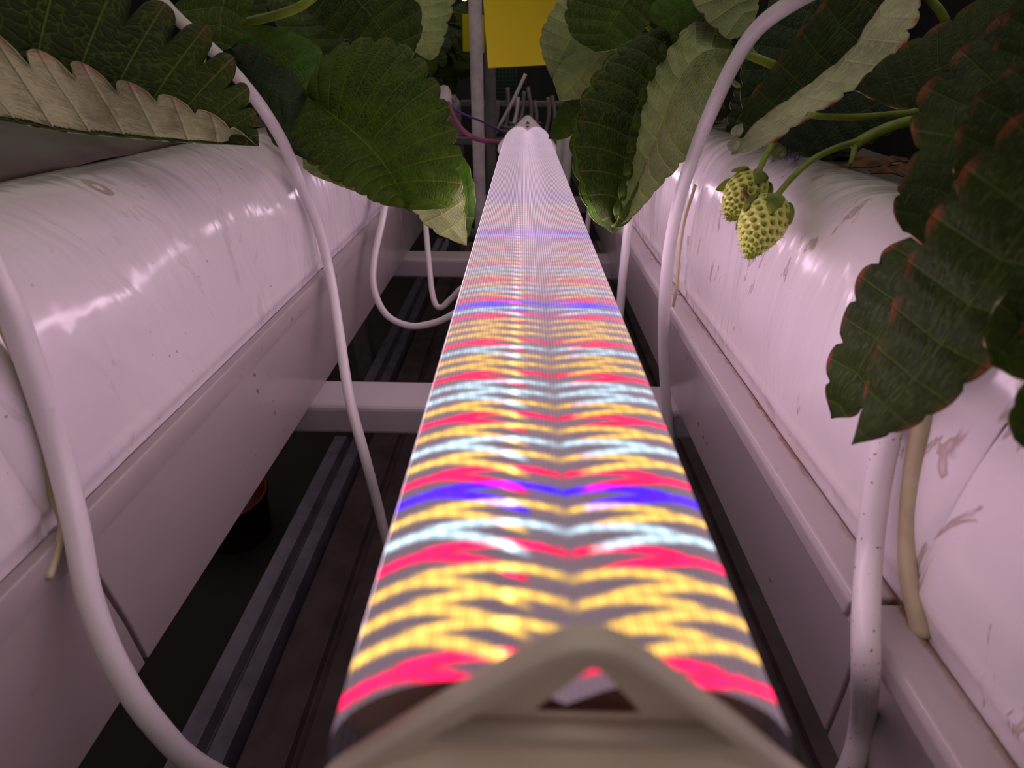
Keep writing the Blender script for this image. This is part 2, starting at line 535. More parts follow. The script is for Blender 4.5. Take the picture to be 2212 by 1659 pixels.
# ------------------------------------------------------------------ rack crossbars and lower rails
HB = 0.200
for i, (y0, lab) in enumerate([(0.293, 'white square crossbar nearest the camera, brown specks on top, under the lamp'),
                               (0.622, 'white square crossbar second from the camera behind the hanging cable loops'),
                               (0.98, 'white crossbar farthest back, under the far end of the rack'),
                               (-0.04, 'white crossbar under the near end of the lamp')]):
    if i == 3: continue
    prof = [(-0.42, Z(HB)), (0.42, Z(HB)), (0.42, Z(HB + 0.025)), (-0.42, Z(HB + 0.025))]
    V, F = box_data(-0.42, 0.42, y0, y0 + 0.036, Z(HB + 0.025), Z(HB))
    o = mesh_obj('rack_crossbar', V, F, M['bar'], smooth=False)
    bevel(o, 0.004, 3)
    setp(o, lab, 'crossbar', 'crossbars of the rack')

HL = 0.42


def rail_profile(x0, x1, h0, h1, grooves, depth):
    """box rail with grooves on its top"""
    xs = [x0]
    p = [(x0, Z(h1)), (x0, Z(h0))]
    for (a, b) in grooves:
        p += [(a, Z(h0)), (a + 0.002, Z(h0 + depth)), (b - 0.002, Z(h0 + depth)), (b, Z(h0))]
    p += [(x1, Z(h0)), (x1, Z(h1))]
    return p


o = extrude_section('aluminium_rail', rail_profile(-0.246, -0.206, HL, HL + 0.03, [(-0.230, -0.220)], 0.012), -0.2, 0.545, M['alu'])
setp(o, 'long grey aluminium rail in the dark left of the lamp, nearer length', 'rail', 'grey rails below the lamp')
o = extrude_section('aluminium_rail', rail_profile(-0.246, -0.206, HL, HL + 0.03, [(-0.230, -0.220)], 0.012), 0.56, 1.5, M['alu'])
setp(o, 'grey aluminium rail seen past the nearest crossbar, farther length', 'rail', 'grey rails below the lamp')
o = extrude_section('dark_beam', rail_profile(-0.200, -0.085, HL + 0.01, HL + 0.04, [(-0.165, -0.155), (-0.13, -0.105)], 0.008), -0.2, 1.5, M['brown'])
setp(o, 'broad dark brown grooved beam beside the grey rail left of the lamp', 'beam')
o = extrude_section('dark_beam', rail_profile(0.192, 0.245, HL, HL + 0.03, [(0.206, 0.220)], 0.006), -0.2, 1.5, M['brown'])
setp(o, 'dark brown beam in shadow between lamp and right trough', 'beam')
o = extrude_section('aluminium_rail', rail_profile(0.160, 0.187, HL - 0.01, HL + 0.03, [(0.170, 0.177)], 0.006), -0.2, 1.5, M['alu'])
setp(o, 'narrow slate grey rail hugging the right edge of the lamp', 'rail', 'grey rails below the lamp')
# uprights down in the dark
for (x, y, lab) in [(-0.30, 0.86, 'dark grey upright post under the left trough, in shadow'), (-0.17, 1.3, 'dark upright post far below the second crossbar')]:
    V, F = box_data(x - 0.015, x + 0.015, y, y + 0.03, FZ, Z(HB + 0.025))
    o = mesh_obj('rack_upright', V, F, M['grey'], smooth=False); bevel(o, 0.002)
    setp(o, lab, 'post')
# dark red tub on the floor
def lathe(name, prof, c, mat, parent=None, n=40):
    V, F = [], []
    for (r, z) in prof:
        for k in range(n):
            a = 2 * math.pi * k / n
            V.append((c[0] + r * math.cos(a), c[1] + r * math.sin(a), c[2] + z))
    for j in range(len(prof) - 1):
        for k in range(n):
            k2 = (k + 1) % n
            F.append((j * n + k, j * n + k2, (j + 1) * n + k2, (j + 1) * n + k))
    return mesh_obj(name, V, F, mat, parent)


_o, _d = ray(520, 1150)
pt = _o + _d * ((FZ - _o.z) / _d.z)
o = lathe('plastic_tub', [(0.0, 0), (0.055, 0), (0.06, 0.005), (0.072, 0.10), (0.076, 0.10), (0.076, 0.107), (0.069, 0.107), (0.056, 0.01), (0.0, 0.01)],
          (pt.x, pt.y, FZ), M['red'])
setp(o, 'dark red plastic tub on the floor, almost lost in shadow', 'tub')

# ------------------------------------------------------------------ troughs and bags
SE_L = [-0.16, 0.112, 0.365, 0.62, 0.87, 1.12, 1.37]
SE_R = [-0.16, 0.092, 0.324, 0.56, 0.80, 1.04, 1.28]
HLIP = 0.126


def trough_prof(side):
    if side < 0:
        pts = [(-0.1452, HB), (-0.1436, 0.176), (-0.1434, HLIP + 0.012), (-0.1428, HLIP + 0.0105), (-0.1422, HLIP + 0.004), (-0.1432, HLIP),
               (-0.1478, HLIP), (-0.1490, HLIP + 0.004), (-0.1490, HB - 0.004), (-0.325, HB - 0.004), (-0.325, HLIP), (-0.329, HLIP), (-0.330, HB)]
    else:
        pts = [(0.1115, HB), (0.1080, 0.172), (0.1020, HLIP + 0.009), (0.0965, HLIP + 0.009), (0.0950, HLIP + 0.007), (0.0950, HLIP + 0.002), (0.0965, HLIP),
               (0.1080, HLIP), (0.1095, HLIP + 0.003), (0.1150, HB - 0.004), (0.29, HB - 0.004), (0.29, HLIP), (0.294, HLIP), (0.295, HB)]
    return [(x, Z(h)) for x, h in pts]


def bag(side, y0, y1, mat, seed, parent):
    r = np.random.default_rng(seed)
    if side < 0:
        pr = [(-0.1500, 0.150), (-0.1495, 0.126), (-0.1478, 0.120), (-0.1476, 0.100), (-0.1475, 0.078), (-0.1520, 0.058), (-0.160, 0.046), (-0.172, 0.0375), (-0.1830, 0.0350)]
    else:
        pr = [(0.1110, 0.150), (0.1100, 0.126), (0.1085, 0.119), (0.1062, 0.100), (0.1050, 0.076), (0.1065, 0.056), (0.1115, 0.042), (0.121, 0.0345), (0.1345, 0.0335)]
    n1, n2 = 56, 90
    c = catmull(np.array([(a, b, 0) for a, b in pr]), n1)[:, :2]
    ys = y0 + 0.0003 + (y1 - y0 - 0.0006) * (0.5 - 0.5 * np.cos(np.linspace(0, math.pi, n2)))
    V = []
    cx = -0.23 if side < 0 else 0.19
    ch = 0.09
    L = y1 - y0
    ph = r.uniform(0, 6, 8)
    for y in ys:
        e = min(y - y0, y1 - y) / 0.014
        k = math.sqrt(max(0.0, 1 - (1 - min(1, e))**2))         # rounded ends
        for j, (x, h) in enumerate(c):
            t = j / (n1 - 1)
            s = (0.972 + 0.028 * k) if t > 0.12 else 1.0
            xx = cx + (x - cx) * s; hh = ch + (h - ch) * (0.95 + 0.05 * k if t > 0.12 else 1)
            w = math.sin(math.pi * min(1, max(0, (t - 0.1) / 0.9)))
            wr = 0.0009 * math.sin(38 * y + ph[0] + 3 * t) * w + 0.0007 * math.sin(95 * y + ph[1] + 6 * t) * w
            wr += 0.0011 * math.sin(60 * y * (1 - 0.5 * t) + 9 * t + ph[2]) * math.exp(-((t - 0.75) / 0.15)**2)
            wr += 0.0006 * math.sin(210 * y + ph[3] + 2 * t) * (1 - k) * w
            nx = (-1 if side > 0 else 1)
            V.append((xx + nx * wr, y, Z(hh) + wr * 0.6))
    # weld seam ridge low on the side
    for a in range(n2):
        for j in range(n1):
            t = j / (n1 - 1)
            g = math.exp(-((t - 0.235) / 0.012)**2)
            x, y, z = V[a * n1 + j]
            V[a * n1 + j] = (x + (0.0006 * g) * (-1 if side > 0 else 1), y, z)
    F = []
    for a in range(n2 - 1):
        for j in range(n1 - 1):
            f = (a * n1 + j, a * n1 + j + 1, (a + 1) * n1 + j + 1, (a + 1) * n1 + j)
            F.append(f if side < 0 else f[::-1])
    o = mesh_obj('film', V, F, mat, parent)
    sm = o.modifiers.new('thick', 'SOLIDIFY'); sm.thickness = 0.0006; sm.offset = -1
    # flap and soil: a planting slit, the shade on its film painted as dark brown
    xe = -0.183 if side < 0 else 0.1345
    sg = -1 if side < 0 else 1
    V, F = [], []
    n = 24
    offs = [(0.0, 0.0015), (0.01, -0.004), (0.03, -0.013), (0.055, -0.018), (0.09, -0.012), (0.13, 0.01), (0.145, 0.05), (0.150, 0.10)] if side < 0 and y0 < 0.2 else [(0.0, 0.0), (0.012, 0.004), (0.03, 0.010), (0.06, 0.013), (0.10, 0.010), (0.13, 0.018), (0.145, 0.05), (0.150, 0.10)]
    for i in range(n):
        y = y0 + 0.004 + (y1 - y0 - 0.008) * i / (n - 1)
        for (dx, dh) in offs:
            V.append((xe + sg * dx * (1.0), y, Z(0.0335 + dh) + 0.0012 * math.sin(70 * y + dx * 90 + seed)))
    m = len(offs)
    for i in range(n - 1):
        for j in range(m - 1):
            F.append((i * m + j, i * m + j + 1, (i + 1) * m + j + 1, (i + 1) * m + j))
    o2 = mesh_obj('inner_flap', V, F, M['innerbag'], parent)
    sm = o2.modifiers.new('thick', 'SOLIDIFY'); sm.thickness = 0.0006
    # closed ends
    for yy in (y0 + 0.0012, y1 - 0.0012):
        V = [(x * 1.0, yy, Z(h)) for x, h in c] 
        V += [(xe + sg * 0.13, yy, Z(0.05)), (xe + sg * 0.145, yy, Z(0.10)), (xe + sg * 0.145, yy, Z(0.15))]
        V = [(cx + (a - cx) * 0.95, b, Z(ch) + (cc - Z(ch)) * 0.88) for a, b, cc in V]
        e = mesh_obj('end_panel', V, [tuple(range(len(V)))], mat, parent, smooth=False)
    return o


labsL = ['nearest', 'second', 'third', 'fourth', 'fifth', 'farthest']
for side, seams, nm in ((-1, SE_L, 'left'), (1, SE_R, 'right')):
    for i in range(len(seams) - 1):
        o = extrude_section('planter_trough', trough_prof(side), seams[i] + 0.0008, seams[i + 1] - 0.0008, M['trough'] if side < 0 else M['trough_r'], bev=0.0007)
        extra = {(-1, 0): 'the closest cable at its far joint', (-1, 1): 'glossy side mirroring the crossbar',
                 (1, 1): 'with brown grime along its ledge', (1, 0): 'with brown blotches on its ledge'}.get((side, i), 'beyond the front ones')
        setp(o, 'white plastic planter trough, %s on the %s side, %s' % (labsL[i], nm, extra), 'trough', 'troughs of the %s row' % nm)
        b = empty('grow_bag', ((-0.2 if side < 0 else 0.17), seams[i] + 0.12, Z(HB - 0.004)))
        xb = {(-1, 0): 'smooth and shiny', (-1, 1): 'with one brown ring stain', (1, 0): 'with large brown smears',
              (1, 1): 'with the green berries resting on it'}.get((side, i), 'far back under leaves')
        setp(b, 'white film grow bag, %s on the %s side, %s' % (labsL[i], nm, xb), 'grow bag', 'grow bags of the %s row' % nm)
        bag(side, seams[i], seams[i + 1], M['bag_l'] if side < 0 else M['bag_r'], 10 * i + (side > 0), b)
        # substrate filling the bag
        xa, xc = (-0.32, -0.156) if side < 0 else (0.118, 0.285)
        V, F = box_data(xa, xc, seams[i] + 0.012, seams[i + 1] - 0.012, Z(HB - 0.005), Z(0.062))
        mesh_obj('substrate', V, F, M['soil'], b, smooth=False)

# ------------------------------------------------------------------ lamp
W = 0.055
LX = 0.0052
LZ = 1.000
Y0, Y1 = 0.0265, 0.602
HWK = 0.94
half = [(0.30, -0.20), (0.40, -0.145), (0.47, -0.07), (0.50, 0.0), (0.495, 0.09), (0.455, 0.19), (0.38, 0.28), (0.28, 0.34), (0.17, 0.360), (0.09, 0.345), (0.035, 0.31), (0.0, 0.285)]
hp = catmull(np.array([(a, b, 0) for a, b in half]), 90)[:, :2]
prof = np.vstack([hp * [-1, 1], hp[::-1][1:]])          # left flank .. valley .. right flank
prof[:, 0] *= HWK
arc = np.concatenate([[0], np.cumsum(np.linalg.norm(np.diff(prof, axis=0), axis=1))])
ys = [Y0]
while ys[-1] < Y1:
    y = ys[-1]
    ys.append(y + (0.00032 + 0.0012 * min(1, max(0, (y - 0.06) / 0.25))))
ys[-1] = Y1
ys = np.array(ys)
NX, NY = len(prof), len(ys)
px = LX + prof[:, 0] * W
pz = LZ + prof[:, 1] * W
X = np.repeat(px[None], NY, 0); Zz = np.repeat(pz[None], NY, 0); Yg = np.repeat(ys[:, None], NX, 1)
h = CAMZ - Zz
H0 = 0.048
PITCHL = 0.0034
deff = Yg * H0 / h  # bends the streaks by height below the camera, shaped for its view
uu = (X - 0.0) / h / 0.397 * 1.0
uu = (uu - (LX / 0.049) / 0.397 * 0.9)
seq = 'RYYYRWYBRYWYRYWWRYYWRYYYRWBRYWYRYWWRYYWRYYYRWBRYWYRYWYYRYYW'
colr = {'R': (2.6, 0.001, 0.22), 'Y': (1.8, 1.02, 0.20), 'W': (1.0, 1.35, 1.6), 'B': (0.14, 0.001, 3.4), 'P': (1.2, .8, .7)}
ctab = np.array([colr[c] for c in seq])
D_R0 = 0.0500 - 8 * PITCHL + PITCHL       # d of the index-0 (red) LED crest; blue (index 7) at .0500
emit = np.zeros((NY, NX, 3))  # refracted LED streaks are painted here as emission on the cover


def family(off, lo, hi, soft, gain, hw=0.24):
    """off: lateral crest law in pitches, lo/hi lateral window"""
    t = (deff - D_R0) / PITCHL + off
    k = np.clip(np.round(t), 0, len(seq) - 1).astype(int)
    w = np.abs(t - k)
    core = np.clip(1 - (w / hw)**2, 0, 1)**0.7
    win = np.clip((uu - lo) / soft, 0, 1) * np.clip((hi - uu) / soft, 0, 1)
    r = core * win * gain
    valid = (t > -0.5)
    return r[..., None] * ctab[k] * valid[..., None]


def asym(c, cl, cr):
    d = uu - c
    return np.where(d < 0, cl * d * d, cr * d * d)


fam = family(asym(-0.72, 7.5, 2.6), -1.2, -0.14, 0.12, 1.0)
fam = np.maximum(fam, family(asym(-0.30, 1.9, 3.0) - 0.62, -0.86, 0.13, 0.10, 1.05, 0.21))
fam = np.maximum(fam, family(asym(0.42, 2.8, 2.2) - 0.50, 0.05, 0.84, 0.10, 0.95, 0.21))
fam = np.maximum(fam, family(asym(0.80, 1.8, 9.0), 0.20, 1.2, 0.14, 0.95))
hot = 1 + 1.1 * np.exp(-((uu + 0.29) / 0.05)**2)  # bright highlight line painted along the left lobe
fam *= hot[..., None]
fam *= (1 - 0.45 * np.exp(-((uu - 0.03) / 0.11)**2))[..., None]
fam *= (0.86 + 0.16 * np.sin(uu * 61 + deff * 900) + 0.10 * np.sin(uu * 23 - deff * 2300))[..., None]
d = Yg
ctr = np.clip((0.170 - deff) / 0.115, 0, 1)**1.5  # streaks lose contrast with distance, painted into the emission
ctr = (0.10 + 0.90 * ctr) * np.clip((0.42 - deff) / 0.2, 0, 1)
glow = np.array([0.56, 0.39, 0.50]) * 1.0
near = np.clip((deff - 0.03) / 0.14, 0, 1)
gl = glow[None, None] * (0.34 + 0.42 * near)[..., None]
# slow blue and pink washes painted into the glow far along the tube
wash = 0.5 + 0.5 * np.sin((deff - 0.05) / (19 * PITCHL) * 2 * math.pi + math.pi / 2)
gl = gl * (1 + np.array([-0.16, -0.22, 0.30])[None, None] * (wash**4 * near * np.clip((0.30 - deff) / 0.12, 0.15, 1) * 0.8)[..., None])
emit = fam * ctr[..., None] * 1.15 + gl * (1 - 0.95 * np.clip(fam.max(-1), 0, 1) * np.minimum(1, ctr * 1.3))[..., None]
# glow added on the tube's hidden flanks to light troughs and leaves
zrel = (Zz - LZ) / W
fl = (np.clip((0.15 - zrel) / 0.03, 0, 1) * np.clip((zrel + 0.13) / 0.04, 0, 1) * (np.abs(X - LX) > 0.40 * W))[..., None]
below = np.clip((-0.09 - zrel) / 0.03, 0, 1)[..., None]
emit = emit * (1 - below) + 0.2 * below
FLANK = np.array([1.0, 0.68, 0.90]) * 7.5
fl = fl * (np.clip((Yg - Y0 - 0.006) / 0.006, 0, 1) * np.clip((Y1 - 0.012 - Yg) / 0.02, 0, 1))[..., None]
emit = emit * (1 - fl) + FLANK[None, None] * fl
colv = np.concatenate([emit, np.ones((NY, NX, 1))], -1).reshape(-1, 4)
verts = np.stack([X, Yg, Zz], -1).reshape(-1, 3)
idx = np.arange(NY * NX).reshape(NY, NX)
faces = np.stack([idx[:-1, :-1], idx[:-1, 1:], idx[1:, 1:], idx[1:, :-1]], -1).reshape(-1, 4)
uvx = (uu / 0.034)
uvv = np.stack([uvx, Yg / 0.001], -1).reshape(-1, 2)
lamp = empty('grow_lamp', (LX, Y0, LZ))
setp(lamp, 'long ribbed grow lamp glowing in red, yellow, white and blue streaks between the troughs', 'lamp')


def fast_mesh(name, verts, faces, mat, parent, uv, col):
    me = bpy.data.meshes.new(name)
    nv, nf = len(verts), len(faces)
    me.vertices.add(nv); me.vertices.foreach_set('co', np.asarray(verts, np.float32).ravel())
    me.loops.add(nf * 4); me.loops.foreach_set('vertex_index', np.asarray(faces, np.int32).ravel())
    me.polygons.add(nf); me.polygons.foreach_set('loop_start', np.arange(0, nf * 4, 4, dtype=np.int32))
    me.update(calc_edges=True); me.validate()
    me.materials.append(mat); me.shade_smooth()
    l = me.uv_layers.new(name='UVMap'); l.data.foreach_set('uv', np.asarray(uv, np.float32)[np.asarray(faces).ravel()].ravel())
    a = me.color_attributes.new('tone', 'FLOAT_COLOR', 'POINT'); a.data.foreach_set('color', np.asarray(col, np.float32).ravel())
    o = bpy.data.objects.new(name, me); COL.objects.link(o)
    o.parent = parent; o.matrix_parent_inverse = Matrix.Translation(-parent.location)
    return o


o = fast_mesh('ribbed_cover', verts, faces, M['cover'], lamp, uvv, colv)
o['label'] = 'ribbed cover with streaks of coloured light painted into its emission'
# housing under the cover
hprof = [(-0.30 * HWK, -0.20), (-0.12, -0.27), (0.12, -0.27), (0.30 * HWK, -0.20), (0.2, -0.14), (-0.2, -0.14)]
hs = extrude_section('housing', [(LX + a * W, LZ + b * W) for a, b in hprof], Y0, Y1, M['body'], bev=0.0004)
hs.parent = lamp; hs.matrix_parent_inverse = Matrix.Translation(-lamp.location)


def loop(pts, cx=0.0, k=1.0):
    return [(LX + (cx + a * k) * W, LZ + b * W) for a, b in pts]


OG = [(0.0, 0.548), (0.04, 0.538), (0.09, 0.495), (0.19, 0.392), (0.293, 0.287), (0.40, 0.165), (0.475, 0.075), (0.515, -0.02), (0.50, -0.11), (0.41, -0.20), (0.25, -0.26), (0.0, -0.29)]


def sym(h2, n=48):
    c = catmull(np.array([(a, b, 0) for a, b in h2]), n)[:, :2]
    return [tuple(p) for p in c] + [(-p[0], p[1]) for p in c[::-1][1:-1]]


def tri(cx, cz, w, hgt, n=6, r=0.18):
    pts = []
    base = [(-w / 2, 0), (w / 2, 0), (0, hgt)]
    for i in range(3):
        a, b, c = base[i - 1], base[i], base[(i + 1) % 3]
        for k in range(n + 1):
            t = k / n
            p0 = [b[q] + (a[q] - b[q]) * r for q in (0, 1)]; p1 = [b[q] + (c[q] - b[q]) * r for q in (0, 1)]
            pts.append(tuple((1 - t)**2 * p0[q] + 2 * t * (1 - t) * b[q] + t * t * p1[q] for q in (0, 1)))
    return [(cx + x, cz + z) for x, z in pts]


def parent_keep(o, p):
    o.parent = p; o.matrix_parent_inverse = Matrix.Translation(-lamp.location) if p is lamp else Matrix.Identity(4)
    return o


CXN = 0.018
# closing plates of the cover tube
for yy in (Y0 + 0.005, Y1 - 0.0006):
    cl_ = filled_profile('cover_end', [[(LX + a * W * 0.995, LZ + b * W * 0.995) for a, b in prof]], 0.0006, 0.0001, M['body'], None, yy)
    parent_keep(cl_, lamp)
# near cap: hoop with a recess, thin web with the eyelet, solid foot reaching towards the camera
recess = [(-0.27, 0.262), (-0.18, 0.355), (-0.10, 0.442), (-0.04, 0.498), (0.0, 0.508), (0.04, 0.498), (0.10, 0.442), (0.18, 0.355), (0.27, 0.262)]
nc = filled_profile('end_cap', [loop(sym(OG), CXN), loop(recess, CXN + 0.01)], 0.0026, 0.0005, M['cap'], None, Y0 - 0.0018)
parent_keep(nc, lamp)
nc['label'] = 'blurred grey-brown end cap nearest the camera, triangular eyelet under its peak'
web = filled_profile('cap_web', [loop(sym([(p[0] * 0.95, p[1] * 0.95) for p in OG]), CXN), loop(tri(0.0, 0.270, 0.21, 0.165), CXN + 0.02)], 0.0005, 0.0001, M['cap'], None, Y0 - 0.0004)
parent_keep(web, lamp)
foot_pts = [(0.0, 0.255), (0.20, 0.255), (0.27, 0.235), (0.36, 0.17), (0.45, 0.08), (0.505, -0.02), (0.49, -0.11), (0.40, -0.20), (0.25, -0.26), (0.0, -0.29)]
foot = filled_profile('cap_foot', [loop(sym(foot_pts), CXN)], 0.030, 0.0012, M['cap'], None, Y0 - 0.0176)
parent_keep(foot, lamp)
fc = filled_profile('end_cap', [loop(sym(OG), 0, 1.13), loop(tri(0.0, 0.405, 0.085, 0.06)), loop(tri(0.0, 0.375, 0.07, -0.035))], 0.010, 0.0012, M['cap_far'], None, Y1 + 0.004)
parent_keep(fc, lamp)
fc['label'] = 'pale far end cap with two small triangular holes at its peak'

# wires at the far end
def wire_obj(name, pts, r, mat, label, cat='cable', group=None, n=60, sides=10):
    o = tube(name, pts, r, mat, None, sides, n)
    return setp(o, label, cat, group)


wire_obj('lead_wire', [P(968, 222, .60), P(985, 262, .60), P(1010, 290, .60), P(1040, 303, .61), P(1085, 308, .62)], 0.0028, M['wire'],
         'pinkish lead wire curving into the far end of the lamp', n=40)
wire_obj('lead_wire', [P(965, 228, .62), P(1000, 246, .62), P(1040, 262, .63), P(1085, 285, .64)], 0.0013, M['wire2'],
         'thin violet wire above the pink one at the lamp\'s far end', n=40)
o = lathe('wire_plug', [(0, 0), (0.006, 0), (0.008, 0.003), (0.008, 0.02), (0.005, 0.026), (0.0, 0.027)], P(962, 240, .61), M['post'], n=20)
setp(o, 'pale plug at the leaf edge where the pink wire begins', 'plug')

# ------------------------------------------------------------------ cables round the troughs
R = 0.0034
wire_obj('white_cable', [Vector((-0.34, 0.10, Z(0.06))), Vector((-0.27, 0.10, Z(0.010))), Vector((-0.205, 0.105, Z(0.018))), Vector((-0.172, 0.107, Z(0.030))), PX(-140, 430, -.148), PX(-5, 610, -.1425), PX(60, 770, -.1425), PX(122, 965, -.1430), PX(163, 1130, -.1385), P(196, 1300, .160), P(258, 1450, .164), P(340, 1570, .172), P(440, 1660, .19), P(620, 1740, .24)],
         R * 1.03, M['cable'], 'thick white cable closest to the camera, bowing down the left trough', group='white cables', n=140, sides=16)
wire_obj('white_cable', [P(300, -60, .27), P(372, 28, .265), P(432, 84, .265), P(492, 142, .266), P(560, 225, .275), P(612, 310, .30), P(652, 405, .325), P(690, 500, .35), P(714, 600, .362), P(733, 720, .352), P(755, 860, .336), P(788, 985, .334), P(816, 1090, .350), P(845, 1200, .37), P(900, 1330, .40)],
         R, M['cable'], 'white cable crossing from the left leaves down past the nearest crossbar', group='white cables', n=160, sides=16)
wire_obj('white_cable', [P(838, 400, .5), P(827, 470, .47), P(808, 560, .45), P(808, 625, .445), P(835, 680, .445), P(885, 704, .445), P(940, 697, .44), P(985, 676, .43), P(1050, 640, .42)],
         0.0030, M['cable'], 'white cable hanging in a wide loop left of the lamp', group='white cables', n=120)
wire_obj('white_cable', [P(912, 400, .62), P(918, 470, .58), P(926, 560, .55), P(935, 640, .53), P(950, 665, .525), P(975, 645, .52), P(1005, 618, .51), P(1060, 600, .5)],
         0.0031, M['cable'], 'white cable in a narrow V-shaped loop beside the lamp', group='white cables', n=120)
wire_obj('white_cable', [P(1880, -70, .20), P(1800, -40, .20), P(1712, 5, .205), P(1640, 58, .215), P(1592, 125, .225), P(1545, 220, .235), P(1504, 320, .25), P(1468, 430, .265), P(1446, 540, .28), P(1436, 650, .295), P(1434, 760, .32), P(1440, 880, .345), P(1452, 985, .365), P(1455, 1100, .38), P(1420, 1180, .38)],
         R, M['cable'], 'white cable arching in front of the right leaves and down the ledge joint', group='white cables', n=170, sides=16)
wire_obj('white_cable', [P(1372, 400, .40), P(1358, 480, .40), P(1346, 590, .405), P(1337, 690, .42), P(1325, 780, .44)],
         R, M['cable'], 'lilac-lit white cable emerging below the folded leaf right of the lamp', group='white cables', n=80)
wire_obj('white_cable', [P(1290, 360, .66), P(1277, 430, .66), P(1267, 510, .66), P(1262, 600, .66)],
         R, M['cable'], 'thin distant white cable right beside the lamp', group='white cables', n=60)
wire_obj('white_cable', [Vector((0.30, 0.10, Z(0.06))), Vector((0.24, 0.10, Z(0.030))), Vector((0.16, 0.10, Z(0.026))), Vector((0.122, 0.10, Z(0.030))), PX(1975, 560, .1005), PX(1950, 750, .0985), PX(1918, 930, .0985), PX(1893, 1060, .0985), PX(1877, 1200, .0975), PX(1870, 1330, .0905), PX(1869, 1450, .0900), P(1862, 1560, .154), P(1836, 1660, .160), P(1770, 1760, .17)],
         R * 0.95, M['cable_dirty'], 'white cable dotted with dark brown specks in front of the right trough', group='white cables', n=140, sides=16)
wire_obj('yellowed_cord', [PX(2010, 650, .1025), PX(1995, 880, .1035), PX(1975, 1000, .1045), PX(1962, 1120, .106), PX(1962, 1240, .107), PX(1990, 1375, .108)], 0.0022, M['cord'],
         'dirty yellowed cord beside the specked cable on the right bag', 'cord', n=60)
wire_obj('yellowed_cord', [PX(-20, 650, -.148), PX(60, 830, -.1465), PX(98, 960, -.1465), PX(112, 1060, -.147), PX(135, 1140, -.144), PX(105, 1250, -.142)], 0.0012, M['cord'],
         'thin yellowed cord in the joint behind the closest cable', 'cord', n=60)
wire_obj('yellowed_cord', [P(640, 400, .37), P(668, 500, .37), P(676, 590, .37), P(668, 640, .37)], 0.0010, M['cord'],
         'thin yellowed cord in the joint beside the second left cable', 'cord', n=40)
wire_obj('yellowed_cord', [P(1502, 400, .30), P(1478, 480, .30), P(1466, 560, .305), P(1462, 620, .31), P(1450, 680, .33)], 0.0010, M['cord'],
         'thin pale cord in the joint behind the arching right cable', 'cord', n=40)

# ------------------------------------------------------------------ leaves
def as_pts(lst):
    return np.array([tuple(p) if isinstance(p, Vector) else tuple(P(*p)) for p in lst], dtype=float)


